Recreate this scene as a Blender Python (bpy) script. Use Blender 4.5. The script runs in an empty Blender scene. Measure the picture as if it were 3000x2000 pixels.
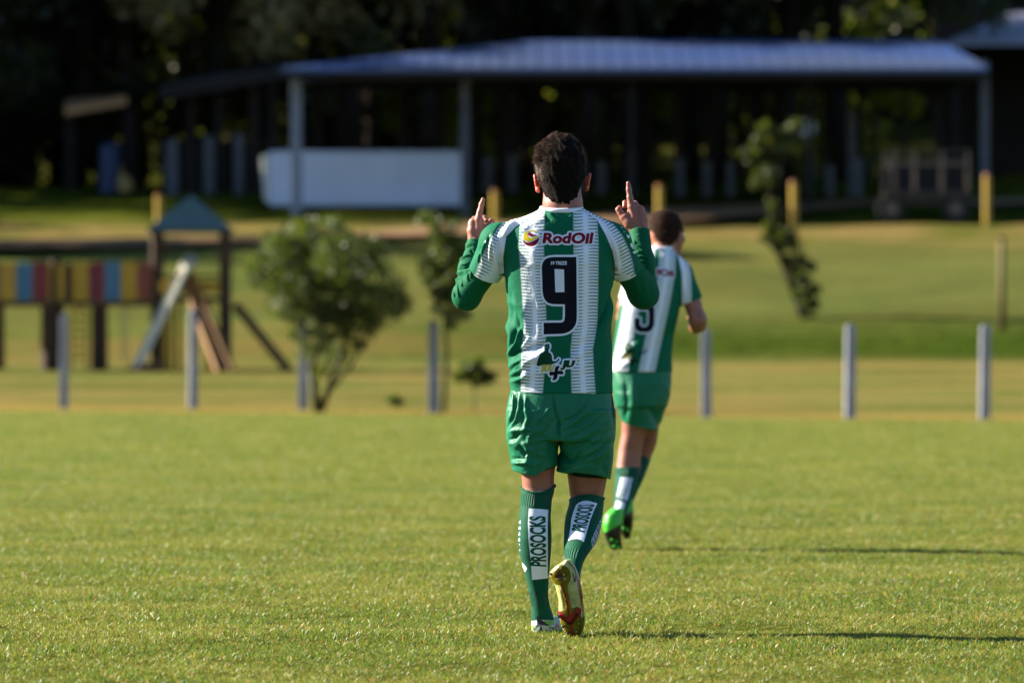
import bpy, bmesh, math, random, time
import numpy as np
from mathutils import Vector, Matrix, noise
from mathutils.bvhtree import BVHTree
from mathutils.geometry import tessellate_polygon
T0=time.time()
SC=bpy.context.scene; COL=SC.collection
random.seed(7); RNG=np.random.default_rng(7)
R=math.radians
# ---------------- camera, sky, sun, exposure ----------------
CAMZ=1.052; F=16667.0
cam=bpy.data.cameras.new('camera'); camo=bpy.data.objects.new('camera',cam); COL.objects.link(camo)
camo.location=(0,0,CAMZ); camo.rotation_euler=(R(90),0,0)
cam.lens=200; cam.sensor_width=36; cam.clip_start=.5; cam.clip_end=3000
cam.dof.use_dof=True; cam.dof.focus_distance=20.42; cam.dof.aperture_fstop=3.9
SC.camera=camo
SUN_EL=R(27); SUN_AZ=R(15)      # azimuth: how far behind the picture plane, on the left
W=bpy.data.worlds.new('World'); SC.world=W; W.use_nodes=True
wn=W.node_tree.nodes; sky=wn.new('ShaderNodeTexSky'); sky.sky_type='NISHITA'; sky.sun_disc=False
sky.sun_elevation=SUN_EL; sky.sun_rotation=SUN_AZ-R(90); sky.air_density=1; sky.dust_density=.3; sky.ozone_density=4.5
W.node_tree.links.new(sky.outputs[0],wn['Background'].inputs[0]); wn['Background'].inputs[1].default_value=.05
sl=bpy.data.lights.new('sun','SUN'); sl.energy=5.0; sl.angle=R(.55); sl.color=(1,.9,.74)
so=bpy.data.objects.new('sun',sl); COL.objects.link(so)
sdir=Vector((-math.cos(SUN_AZ)*math.cos(SUN_EL),math.sin(SUN_AZ)*math.cos(SUN_EL),math.sin(SUN_EL)))
so.rotation_euler=sdir.to_track_quat('Z','Y').to_euler()
SC.view_settings.view_transform='Standard'; SC.view_settings.look='None'; SC.view_settings.exposure=1.95; SC.view_settings.gamma=1
SC.view_settings.use_curve_mapping=False
SC.cycles.use_denoising=True
SC.cycles.max_bounces=6; SC.cycles.transparent_max_bounces=8

# ---------------- material helpers ----------------
def lin(r,g,b): return tuple(((c/255)/12.92 if c/255<=.04045 else ((c/255+.055)/1.055)**2.4) for c in (r,g,b))+(1,)
class G:
    """tiny node-graph helper"""
    def __init__(s,name):
        s.m=bpy.data.materials.new(name); s.m.use_nodes=True; s.nt=s.m.node_tree; s.n=s.nt.nodes
        s.b=s.n['Principled BSDF']
    def new(s,t,**k):
        n=s.n.new(t)
        for a,v in k.items(): setattr(n,a,v)
        return n
    def put(s,sock,v):
        if isinstance(v,bpy.types.NodeSocket): s.nt.links.new(v,sock)
        else: sock.default_value=v
    def math(s,op,a,b=None,c=None,clamp=False):
        n=s.new('ShaderNodeMath',operation=op,use_clamp=clamp); s.put(n.inputs[0],a)
        if b is not None: s.put(n.inputs[1],b)
        if c is not None: s.put(n.inputs[2],c)
        return n.outputs[0]
    def step(s,v,e0,e1,o0=0.,o1=1.):
        n=s.new('ShaderNodeMapRange',interpolation_type='SMOOTHSTEP'); s.put(n.inputs[0],v)
        for i,x in enumerate((e0,e1,o0,o1)): s.put(n.inputs[i+1],x)
        return n.outputs[0]
    def mix(s,f,a,b):
        n=s.new('ShaderNodeMix',data_type='RGBA'); s.put(n.inputs[0],f); s.put(n.inputs[6],a); s.put(n.inputs[7],b); return n.outputs[2]
    def attr(s,name,out=2):
        return s.new('ShaderNodeAttribute',attribute_name=name).outputs[out]
    def noise(s,scale,detail=3,vec=None,rough=.5,out=0,dist=0):
        n=s.new('ShaderNodeTexNoise'); n.inputs['Scale'].default_value=scale; n.inputs['Detail'].default_value=detail
        n.inputs['Roughness'].default_value=rough; n.inputs['Distortion'].default_value=dist
        s.put(n.inputs['Vector'],vec if vec is not None else s.obj()); return n.outputs[out]
    def obj(s): return s.new('ShaderNodeTexCoord').outputs['Object']
    def geo(s): return s.new('ShaderNodeNewGeometry').outputs['Position']
    def sep(s,v): n=s.new('ShaderNodeSeparateXYZ'); s.put(n.inputs[0],v); return n.outputs
    def comb(s,x,y,z):
        n=s.new('ShaderNodeCombineXYZ')
        for i,v in enumerate((x,y,z)): s.put(n.inputs[i],v)
        return n.outputs[0]
    def mapv(s,v,scale,rot=(0,0,0)):
        n=s.new('ShaderNodeMapping'); s.put(n.inputs[0],v); n.inputs['Scale'].default_value=scale; n.inputs['Rotation'].default_value=rot; return n.outputs[0]
    def bump(s,h,dist,strength=1.,nrm=None):
        n=s.new('ShaderNodeBump'); s.put(n.inputs['Height'],h); n.inputs['Distance'].default_value=dist; n.inputs['Strength'].default_value=strength
        if nrm is not None: s.put(n.inputs['Normal'],nrm)
        s.nt.links.new(n.outputs[0],s.b.inputs['Normal']); return n.outputs[0]
    def set(s,**k):
        for a,v in k.items(): s.put(s.b.inputs[a.replace('_',' ')],v)
        return s.m
MT={}
def simple(name,col,rough=.6,var=.25,scale=8,metal=0,bump=0,spec=.5,**k):
    g=G(name); c=lin(*col) if len(col)==3 else col
    if var:
        n=g.noise(scale,4)
        c2=tuple(x*(1-var) for x in c[:3])+(1,); c3=tuple(min(1,x*(1+var)) for x in c[:3])+(1,)
        g.set(Base_Color=g.mix(g.step(n,.3,.7),c2,c3))
        if bump: g.bump(n,bump)
    else: g.set(Base_Color=c)
    g.set(Roughness=rough,Metallic=metal); g.b.inputs['Specular IOR Level'].default_value=spec
    for a,v in k.items(): g.put(g.b.inputs[a.replace('_',' ')],v)
    MT[name]=g.m; return g.m

# ---------------- object helpers ----------------
def tag(o,label=None,cat=None,group=None,kind=None):
    if label: o['label']=label
    if cat: o['category']=cat
    if group: o['group']=group
    if kind: o['kind']=kind
    return o
def empty(name,loc,label=None,cat=None,group=None,rz=0):
    o=bpy.data.objects.new(name,None); COL.objects.link(o); o.location=loc; o.rotation_euler=(0,0,rz); o.empty_display_size=.2
    return tag(o,label,cat,group)
def mesh_np(name,V,Fq,mat,parent=None,smooth=True,link=True):
    """V (n,3) array, Fq (m,k) int array of k-gons"""
    me=bpy.data.meshes.new(name); V=np.asarray(V,np.float32); Fq=np.asarray(Fq,np.int32)
    me.vertices.add(len(V)); me.vertices.foreach_set('co',V.ravel())
    m,k=Fq.shape; me.loops.add(m*k); me.loops.foreach_set('vertex_index',Fq.ravel())
    me.polygons.add(m); me.polygons.foreach_set('loop_start',np.arange(0,m*k,k,dtype=np.int32)); me.polygons.foreach_set('loop_total',np.full(m,k,np.int32))
    if smooth: me.polygons.foreach_set('use_smooth',np.ones(m,bool))
    me.update(); me.validate()
    if mat: me.materials.append(mat)
    if not link: return me
    o=bpy.data.objects.new(name,me); COL.objects.link(o); o.parent=parent; return o
class MB:
    """collects simple solids and links them as one mesh"""
    def __init__(s): s.v=[]; s.f=[]
    def add(s,v,f):
        n=len(s.v); s.v+= [tuple(p) for p in v]; s.f+=[tuple(i+n for i in q) for q in f]; return s
    def box(s,c,d,rot=None):
        x,y,z=d[0]/2,d[1]/2,d[2]/2; vs=[Vector((i,j,k)) for i in(-x,x) for j in(-y,y) for k in(-z,z)]
        if rot is not None: vs=[rot@p for p in vs]
        vs=[p+Vector(c) for p in vs]
        return s.add(vs,[(0,1,3,2),(4,6,7,5),(0,4,5,1),(2,3,7,6),(0,2,6,4),(1,5,7,3)])
    def tube(s,a,b,r0,r1=None,n=10,cap=True):
        r1=r0 if r1 is None else r1; a=Vector(a); b=Vector(b); q=(b-a).to_track_quat('Z','Y'); vs=[]
        for p,r in((a,r0),(b,r1)):
            for i in range(n):
                t=i*2*math.pi/n; vs.append(p+q@Vector((math.cos(t)*r,math.sin(t)*r,0)))
        f=[(i,(i+1)%n,n+(i+1)%n,n+i) for i in range(n)]
        if cap: f+=[tuple(range(n))[::-1],tuple(range(n,2*n))]
        return s.add(vs,f)
    def poly(s,pts,depth):
        """prism from a closed outline, extruded by vector depth"""
        n=len(pts); d=Vector(depth); vs=[Vector(p) for p in pts]+[Vector(p)+d for p in pts]
        return s.add(vs,[tuple(range(n)),tuple(range(n,2*n))[::-1]]+[(i,n+i,n+(i+1)%n,(i+1)%n) for i in range(n)])
    def build(s,name,mat,parent=None,smooth=False,bevel=0):
        me=bpy.data.meshes.new(name); me.from_pydata(s.v,[],s.f); me.update()
        bm=bmesh.new(); bm.from_mesh(me); bmesh.ops.recalc_face_normals(bm,faces=bm.faces)
        if bevel: bmesh.ops.bevel(bm,geom=list(bm.edges),offset=bevel,segments=2,affect='EDGES',profile=.5)
        bm.to_mesh(me); bm.free()
        if smooth:
            for p in me.polygons: p.use_smooth=True
        if mat: me.materials.append(mat)
        o=bpy.data.objects.new(name,me); COL.objects.link(o); o.parent=parent; return o
def copy_tree(o,parent=None):
    c=o.copy(); COL.objects.link(c); c.parent=parent
    for ch in o.children: copy_tree(ch,c)
    return c

# ---------------- signed-distance modelling ----------------
class SDF:
    def __init__(s,lo,hi,h):
        s.lo=np.array(lo,float); s.h=h; s.n=np.ceil((np.array(hi)-s.lo)/h).astype(int)+1
        s.F=np.full(s.n,.5,np.float32)
        s.ax=[s.lo[i]+np.arange(s.n[i])*h for i in range(3)]
    def sub(s,lo,hi,pad):
        a=np.clip(np.floor((np.array(lo)-pad-s.lo)/s.h).astype(int),0,s.n-1); b=np.clip(np.ceil((np.array(hi)+pad-s.lo)/s.h).astype(int)+1,1,s.n)
        sl=tuple(slice(a[i],b[i]) for i in range(3))
        X,Y,Z=np.meshgrid(s.ax[0][sl[0]],s.ax[1][sl[1]],s.ax[2][sl[2]],indexing='ij',sparse=True)
        return sl,X,Y,Z
    def merge(s,sl,D,k):
        A=s.F[sl]
        if k>0:
            hh=np.clip(.5+.5*(A-D)/k,0,1); s.F[sl]=(A*(1-hh)+D*hh-k*hh*(1-hh))
        else: s.F[sl]=np.minimum(A,D)
    def cone(s,a,b,ra,rb,k=.01,flat=None):
        a=np.array(a,float); b=np.array(b,float); r=max(ra,rb); pad=k+3*s.h
        sl,X,Y,Z=s.sub(np.minimum(a,b)-r,np.maximum(a,b)+r,pad)
        d=b-a; L=max(d@d,1e-9); t=np.clip(((X-a[0])*d[0]+(Y-a[1])*d[1]+(Z-a[2])*d[2])/L,0,1)
        D=np.sqrt((X-a[0]-t*d[0])**2+(Y-a[1]-t*d[1])**2+(Z-a[2]-t*d[2])**2)-(ra+(rb-ra)*t)
        s.merge(sl,D,k); return s
    def chain(s,pts,k=.01):
        for (a,ra),(b,rb) in zip(pts[:-1],pts[1:]): s.cone(a,b,ra,rb,k)
        return s
    def ell(s,c,r,k=.01,rot=None,cut=False):
        c=np.array(c,float); r=np.array(r,float); m=r.max() if rot is not None else r
        sl,X,Y,Z=s.sub(c-m,c+m,k+3*s.h); X=X-c[0];Y=Y-c[1];Z=Z-c[2]
        if rot is not None:
            M=np.array(rot.inverted()); X,Y,Z=(M[i][0]*X+M[i][1]*Y+M[i][2]*Z for i in range(3))
        k0=np.sqrt((X/r[0])**2+(Y/r[1])**2+(Z/r[2])**2); k1=np.sqrt((X/r[0]**2)**2+(Y/r[1]**2)**2+(Z/r[2]**2)**2)+1e-9
        D=k0*(k0-1)/k1
        if cut: s.F[sl]=np.maximum(s.F[sl],-D)
        else: s.merge(sl,D,k)
        return s
    def loft(s,rows,n=2.3,k=.01,clip=None,zk=None):
        """rows: (z, cx, cy, a, b) ascending z"""
        rows=sorted(rows); A=np.array(rows); z0,z1=A[0,0],A[-1,0]
        lo=((A[:,1]-A[:,3]).min(),(A[:,2]-A[:,4]).min(),z0); hi=((A[:,1]+A[:,3]).max(),(A[:,2]+A[:,4]).max(),z1)
        sl,X,Y,Z=s.sub(lo,hi,k+3*s.h)
        # smooth interpolation through the rows (Catmull-like via fine resample + box blur)
        zz=np.linspace(z0,z1,400); C=[]
        for j in range(1,5):
            v=np.interp(zz,A[:,0],A[:,j]); w=max(3,int(400*.02/(z1-z0))|1); vp=np.pad(v,w//2,mode='edge')
            v=np.convolve(vp,np.ones(w)/w,'valid'); C.append(np.interp(Z,zz,v))
        cx,cy,a,b=C
        q=(np.abs((X-cx)/a)**n+np.abs((Y-cy)/b)**n+1e-12)**(1/n)
        D=(q-1)*np.minimum(a,b)
        D=np.maximum(D,np.maximum(Z-z1,z0-Z))
        if clip is not None: D=np.maximum(D,clip(X,Y,Z))
        s.merge(sl,D.astype(np.float32),k); return s
    def mesh(s,smooth=2):
        Fd=s.F; ins=Fd<0; n=np.array(Fd.shape)
        cnt=np.zeros(n-1,np.int8)
        for i in(0,1):
            for j in(0,1):
                for k in(0,1): cnt+=ins[i:n[0]-1+i,j:n[1]-1+j,k:n[2]-1+k]
        act=(cnt>0)&(cnt<8); I=np.argwhere(act); idx=np.full(n-1,-1,np.int64); idx[act]=np.arange(len(I))
        cs=[(i,j,k) for i in(0,1) for j in(0,1) for k in(0,1)]
        val=[Fd[I[:,0]+c[0],I[:,1]+c[1],I[:,2]+c[2]] for c in cs]
        P=np.zeros((len(I),3)); w=np.zeros(len(I))
        for a in range(8):
            for b in range(a+1,8):
                if sum(abs(cs[a][t]-cs[b][t]) for t in range(3))!=1: continue
                va,vb=val[a],val[b]; m=(va<0)!=(vb<0); t=np.where(m,va/np.where(m,va-vb,1),0)
                P+=m[:,None]*(np.array(cs[a])+(np.array(cs[b])-np.array(cs[a]))*t[:,None]); w+=m
        V=(I+P/w[:,None])*s.h+s.lo; Q=[]
        for ax in range(3):
            u,v=(ax+1)%3,(ax+2)%3
            A=[slice(None)]*3; B=[slice(None)]*3
            A[ax]=slice(0,n[ax]-1); B[ax]=slice(1,n[ax])
            for X in(A,B): X[u]=slice(1,n[u]-1); X[v]=slice(1,n[v]-1)
            fa=ins[tuple(A)]; fb=ins[tuple(B)]
            for flip,m in((0,fa&~fb),(1,~fa&fb)):
                E=np.argwhere(m)
                if not len(E): continue
                E[:,u]+=1; E[:,v]+=1
                def cell(du,dv):
                    e=E.copy(); e[:,u]-=du; e[:,v]-=dv; return idx[e[:,0],e[:,1],e[:,2]]
                q=np.stack([cell(1,1),cell(0,1),cell(0,0),cell(1,0)],1)
                if flip: q=q[:,::-1]
                Q.append(q)
        Q=np.concatenate(Q); Q=Q[(Q>=0).all(1)]
        if smooth: V=lap(V,Q,smooth)
        return V,Q
def lap(V,Q,it,f=.5):
    e=np.concatenate([Q[:,[i,(i+1)%4]] for i in range(4)]); n=len(V)
    deg=np.bincount(e.ravel(),minlength=n).astype(float)
    for k in range(it*2):
        lam=f if k%2==0 else -f*1.04
        S=np.stack([np.bincount(e[:,0],V[e[:,1],j],n)+np.bincount(e[:,1],V[e[:,0],j],n) for j in range(3)],1)
        V=V+lam*(S/np.maximum(deg,1)[:,None]-V)
    return V
def normals(V,Q):
    N=np.zeros_like(V); f=np.cross(V[Q[:,2]]-V[Q[:,0]],V[Q[:,3]]-V[Q[:,1]])
    for i in range(4):
        for j in range(3): N[:,j]+=np.bincount(Q[:,i],f[:,j],len(V))
    return N/(np.linalg.norm(N,axis=1,keepdims=True)+1e-12)
def seg_d(px,py,pts):
    """distance to a polyline, and the fraction along it"""
    best=np.full(px.shape,1e9); fr=np.zeros(px.shape); pts=np.array(pts,float); L=np.linalg.norm(np.diff(pts,axis=0),axis=1); cum=np.r_[0,np.cumsum(L)]
    for i in range(len(pts)-1):
        a,b=pts[i],pts[i+1]; d=b-a; t=np.clip(((px-a[0])*d[0]+(py-a[1])*d[1])/(d@d+1e-9),0,1)
        q=np.hypot(px-a[0]-t*d[0],py-a[1]-t*d[1]); m=q<best; best[m]=q[m]; fr[m]=((cum[i]+t*L[i])/cum[-1])[m]
    return best,fr
def folds(V,N,px,py,strokes,face=lambda N:np.clip(-N[:,1]*3+.6,0,1)):
    """strokes: (points px, half width px, height m); ridges if positive, creases if negative"""
    w=face(N); D=np.zeros(len(V))
    for pts,hw,h in strokes:
        d,fr=seg_d(px,py,pts); D+=h*np.exp(-(d/hw)**2)*np.minimum(1,np.minimum(fr,1-fr)*4+.15)
    return V+N*(D*w)[:,None]
# ---------------- materials ----------------
def fabric(name,col,rough=.45,sheen=.03,weave=700,b=.0006,var=.08,spec=.12):
    g=G(name); c=lin(*col); n=g.noise(40,3)
    g.set(Base_Color=g.mix(n,tuple(x*(1-var) for x in c[:3])+(1,),tuple(x*(1+var) for x in c[:3])+(1,)),Roughness=rough)
    g.b.inputs['Specular IOR Level'].default_value=spec; g.b.inputs['Sheen Weight'].default_value=sheen; g.b.inputs['Sheen Roughness'].default_value=.4
    w=g.noise(weave,1); w2=g.noise(45,3,dist=.6); w3=g.noise(14,2,dist=1.2); g.bump(g.math('ADD',g.math('ADD',g.math('MULTIPLY',w,.2),w2),g.math('MULTIPLY',w3,3.)),b*2)
    MT[name]=g.m; return g.m
GREEN=(0,92,64); WHITE=(222,226,238); NAVY=(4,5,22)
fabric('green_fabric',GREEN); fabric('green_compression',(0,84,54),rough=.7,b=.0006)
fabric('shorts_green',(8,102,72),rough=.48,b=.0010,sheen=.03,spec=.25); fabric('dark_base',(2,36,27)); fabric('white_fabric',WHITE)
fabric('navy_print',NAVY,rough=.6,b=.0001,sheen=0,spec=.15); fabric('white_print',(220,224,236),b=.0002); fabric('red_print',(118,2,30),b=.0002); fabric('yellow_print',(190,170,24),b=.0002)
fabric('print_green',(2,58,38),b=.0002); fabric('grey_print',(212,218,234),b=.0002)
def skin(name,col,red=.25):
    g=G(name); c=lin(*col); n=g.noise(30,4); n2=g.noise(300,2)
    g.set(Base_Color=g.mix(g.step(n,.35,.65),tuple(x*.86 for x in c[:3])+(1,),(min(1,c[0]*1.1),c[1]*1.0,c[2]*.98,1)),Roughness=.5)
    g.b.inputs['Subsurface Weight'].default_value=red; g.b.inputs['Subsurface Radius'].default_value=(.02,.006,.003); g.b.inputs['Subsurface Scale'].default_value=.5
    g.bump(g.math('ADD',n2,g.math('MULTIPLY',n,2)),.0006); MT[name]=g.m; return g.m
skin('skin',(146,92,77)); skin('skin_ear',(180,84,66),.8)
simple('hair',(14,9,7),rough=.9,var=.3,scale=60,spec=.1); simple('hair_strand',(70,44,26),rough=.5,var=.6,scale=70,spec=.2)
simple('hair_brown',(38,22,14),rough=.9,var=.3,scale=60,spec=.1)
simple('eye_white',(225,220,212),rough=.25,var=0); simple('eye_dark',(30,20,14),rough=.2,var=0); simple('lip',(150,75,66),rough=.45,var=.1)
# socks: ribbed knit
def sock_mat():
    g=G('sock'); c=lin(0,72,50); o=g.attr('ang'); z=g.attr('band')
    rib=g.math('MULTIPLY',g.math('SINE',g.math('MULTIPLY',o,46.)),z)
    n=g.noise(900,1); g.bump(g.math('ADD',g.math('MULTIPLY',rib,1.),g.math('MULTIPLY',n,.25)),.0016)
    lightrib=g.math('MULTIPLY',g.step(rib,.55,.95),.25)
    g.set(Base_Color=g.mix(lightrib,c,lin(50,120,96)),Roughness=.7); g.b.inputs['Sheen Weight'].default_value=.05; g.b.inputs['Specular IOR Level'].default_value=.12
    MT['sock']=g.m
sock_mat()
# striped jersey: attributes written per vertex, edges cut sharply in the shader
def jersey_mat():
    g=G('jersey'); gr=lin(*GREEN); wh=lin(*WHITE)
    def tri(v): return g.math('ABSOLUTE',g.math('SUBTRACT',g.math('FRACT',v),.5))     # 0..0.5
    d=g.math('ABSOLUTE',g.attr('sd')); t=g.math('MULTIPLY',tri(g.attr('sv')),2.)
    w=g.math('ADD',g.math('MULTIPLY',d,.42),.24)
    tooth=g.step(g.math('SUBTRACT',w,t),-.12,.12)
    tooth=g.math('MULTIPLY',g.math('MULTIPLY',tooth,g.step(d,.1,.3)),.74)
    gt=g.math('MAXIMUM',tooth,g.step(d,.86,1.02))
    gt=g.math('MAXIMUM',gt,0.)
    # sleeves
    st=g.attr('st'); t2=g.math('MULTIPLY',tri(g.attr('ss')),2.)
    w2=g.math('ADD',g.math('MULTIPLY',st,.5),.2)
    gs=g.math('MAXIMUM',g.math('MULTIPLY',g.math('MULTIPLY',g.step(g.math('SUBTRACT',w2,t2),-.12,.12),g.step(st,-.1,.12)),.76),g.step(st,.8,1.05))
    sm=g.attr('seam')
    f=g.mix(g.step(sm,-.6,.6),gt,gs)
    seamline=g.math('MULTIPLY',g.step(g.math('ABSOLUTE',sm),2.2,.8),.55)
    hem=g.math('MULTIPLY',g.step(g.math('ABSOLUTE',g.attr('hem')),1.3,.5),.35)
    n=g.noise(18,3)
    base=g.mix(f,wh,gr); base=g.mix(g.math('MAXIMUM',seamline,hem),base,lin(3,40,28))
    dirt=g.math('MULTIPLY',g.step(g.attr('dirt'),0.,1.),g.step(g.noise(60,4),.3,.6)); base=g.mix(g.math('MULTIPLY',dirt,.75),base,lin(70,60,22))
    g.set(Base_Color=base,Roughness=.72); g.b.inputs['Sheen Weight'].default_value=.02; g.b.inputs['Specular IOR Level'].default_value=.12
    g.bump(g.math('ADD',g.math('ADD',g.math('MULTIPLY',g.noise(700,1),.1),g.math('MULTIPLY',n,1.5)),g.math('MULTIPLY',g.noise(50,3,dist=.8),.5)),.0024); MT['jersey']=g.m
jersey_mat()
simple('boot_cream',(160,162,104),rough=.35,var=.2,scale=60,bump=.0008); simple('boot_plate',(92,84,12),rough=.25,var=.25,scale=70,bump=.001,spec=.7)
simple('boot_grey',(146,156,142),rough=.4,var=.2,scale=60,bump=.0006); simple('lime',(96,150,22),rough=.4,var=.1); simple('boot_black',(12,11,20),rough=.3,var=.1)
simple('boot_red',(130,4,22),rough=.3,var=.15); simple('boot_brown',(66,42,12),rough=.4,var=.3,scale=100); simple('boot_pink',(150,60,76),rough=.35,var=.2)
simple('neon_green',(54,165,40),rough=.4,var=.1); simple('dry_blade',(190,180,120),rough=.5,var=.3,scale=50)
print('materials',time.time()-T0)
# ---------------- decals: flat print laid over cloth ----------------
class Skinner:
    """projects px outlines on to a garment seen from the back (-y)"""
    def __init__(s,o,S,cx,cz,ysc=0):
        me=o.data; s.o=o; s.S=S; s.cx=cx; s.cz=cz
        s.t=BVHTree.FromPolygons([v.co for v in me.vertices],[tuple(p.vertices) for p in me.polygons])
    def add(s,tris_v,tris_f,name,mat,off=.0012,grid=.007,dil=0,nd=14,maxy=None):
        """tris_v: px points; tris_f: triangles"""
        S=s.S; bm=bmesh.new(); vs=[bm.verts.new(((x-s.cx)/S,0,(s.cz-y)/S)) for x,y in tris_v]
        for f in tris_f:
            try: bm.faces.new([vs[i] for i in f])
            except ValueError: pass
        xs=[v.co.x for v in bm.verts]; zs=[v.co.z for v in bm.verts]
        for ax,(a,b) in((0,(min(xs),max(xs))),(2,(min(zs),max(zs)))):
            k=a+grid
            while k<b:
                co=[0,0,0]; co[ax]=k; no=[0,0,0]; no[ax]=1
                bmesh.ops.bisect_plane(bm,geom=list(bm.verts)+list(bm.edges)+list(bm.faces),plane_co=co,plane_no=no,dist=1e-6); k+=grid
        bm.verts.ensure_lookup_table(); base=[v.co.copy() for v in bm.verts]; bm.verts.index_update()
        fs=[tuple(v.index for v in f.verts) for f in bm.faces]; bm.free(); V=[];Fc=[]
        shifts=[(0,0)] if not dil else [(math.cos(i*2*math.pi/nd)*dil/S,math.sin(i*2*math.pi/nd)*dil/S) for i in range(nd)]+[(0,0)]
        for si,(dx,dz) in enumerate(shifts):
            ok={}; 
            for i,c in enumerate(base):
                h=s.t.ray_cast(Vector((c.x+dx,-2,c.z+dz)),Vector((0,1,0)))
                if h[0] is None: continue
                n=h[1]; 
                if n.y>0: n=-n
                if n.y>-.12: continue
                if maxy is not None and h[0].y>maxy: continue
                ok[i]=len(V); V.append(h[0]+n*(off+si*.00003))
            for f in fs:
                if all(i in ok for i in f): Fc.append(tuple(ok[i] for i in f))
        me=bpy.data.meshes.new(name); me.from_pydata(V,[],Fc); me.update(); me.materials.append(mat)
        for p in me.polygons: p.use_smooth=True
        o=bpy.data.objects.new(name,me); COL.objects.link(o); o.parent=s.o; return o
    def poly(s,loops,name,mat,**k):
        if not isinstance(loops[0][0],(tuple,list)): loops=[loops]
        T=tessellate_polygon([[Vector((x,y,0)) for x,y in l] for l in loops]); pts=[p for l in loops for p in l]
        return s.add(pts,T,name,mat,**k)
    def stroke(s,pts,w0,w1,name,mat,**k):
        p=smooth_line(pts,24); n=len(p); L=[];Rr=[]
        for i,(x,y) in enumerate(p):
            a=p[max(0,i-1)]; b=p[min(n-1,i+1)]; dx,dy=b[0]-a[0],b[1]-a[1]; l=math.hypot(dx,dy)+1e-9; t=i/(n-1); w=(w0+(w1-w0)*t)/2
            L.append((x-dy/l*w,y+dx/l*w)); Rr.append((x+dy/l*w,y-dx/l*w))
        return s.add(L+Rr,[t for i in range(n-1) for t in((i,i+1,n+i),(i+1,n+i+1,n+i))],name,mat,**k)
def smooth_line(pts,n):
    P=[Vector((*p,0)) for p in pts]
    if len(P)<3: return [tuple(P[0].lerp(P[1],i/(n-1)))[:2] for i in range(n)]
    P=[P[0]*2-P[1]]+P+[P[-1]*2-P[-2]]; out=[]; m=len(P)-3
    for j in range(n):
        u=j/(n-1)*m; i=min(int(u),m-1); t=u-i; a,b,c,d=P[i:i+4]
        q=.5*((2*b)+(c-a)*t+(2*a-5*b+4*c-d)*t*t+(3*b-3*c+d-a)*t**3); out.append((q.x,q.y))
    return out
def smooth_loop(pts,per=5):
    P=[Vector((*p,0)) for p in pts]; n=len(P); out=[]
    for i in range(n):
        a,b,c,d=P[i-1],P[i],P[(i+1)%n],P[(i+2)%n]
        for j in range(per):
            t=j/per; q=.5*((2*b)+(c-a)*t+(2*a-5*b+4*c-d)*t*t+(3*b-3*c+d-a)*t**3); out.append((q.x,q.y))
    return out
def zo(pts,sc,ox,oy): return [(x/sc+ox,y/sc+oy) for x,y in pts]
def text_geo(txt,quad,bold=0.,spacing=1.,warp=None):
    """quad: BL BR TR TL in px; the text's bounding box is stretched on to it"""
    cu=bpy.data.curves.new('t','FONT'); cu.body=txt; cu.size=1; cu.offset=bold; cu.space_character=spacing; cu.resolution_u=4
    o=bpy.data.objects.new('t',cu); COL.objects.link(o); dg=bpy.context.evaluated_depsgraph_get(); me=bpy.data.meshes.new_from_object(o.evaluated_get(dg))
    me.calc_loop_triangles(); v=[x.co.copy() for x in me.vertices]; t=[tuple(x.vertices) for x in me.loop_triangles]
    bpy.data.objects.remove(o); bpy.data.curves.remove(cu); bpy.data.meshes.remove(me)
    x0=min(c.x for c in v);x1=max(c.x for c in v);y0=min(c.y for c in v);y1=max(c.y for c in v); BL,BR,TR,TL=[Vector(q) for q in quad]; out=[]
    for c in v:
        u=(c.x-x0)/(x1-x0); w=(c.y-y0)/(y1-y0)
        if warp: u=warp(u)
        p=(BL*(1-u)+BR*u)*(1-w)+(TL*(1-u)+TR*u)*w; out.append((p.x,p.y))
    return out,t

# ---------------- first player ----------------
S1=813.; CX1,CZ1=1645,1855
def P(px,py,y=0.): return ((px-CX1)/S1,y,(CZ1-py)/S1)
def rows(lst,cy=0.,b=None,bk=None):
    """(py,left,right[,cy[,b]]) -> loft rows"""
    out=[]
    for r in lst:
        py,l,rr=r[:3]; a=(rr-l)/2/S1; out.append(((CZ1-py)/S1,((l+rr)/2-CX1)/S1,r[3] if len(r)>3 else cy,a,r[4] if len(r)>4 else (b if b else a*bk)))
    return out
P1=empty('person',(145/813,20.5,0),'player in front, number nine on his back, pointing both index fingers up','person')
def finish(name,sdf,mat,parent,sm=2,disp=None):
    V,Q=sdf.mesh(sm)
    if disp is not None: V=disp(V,Q)
    return mesh_np(name,V,Q,mat,parent),V,Q
HL=[(1392,.22)];
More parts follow.
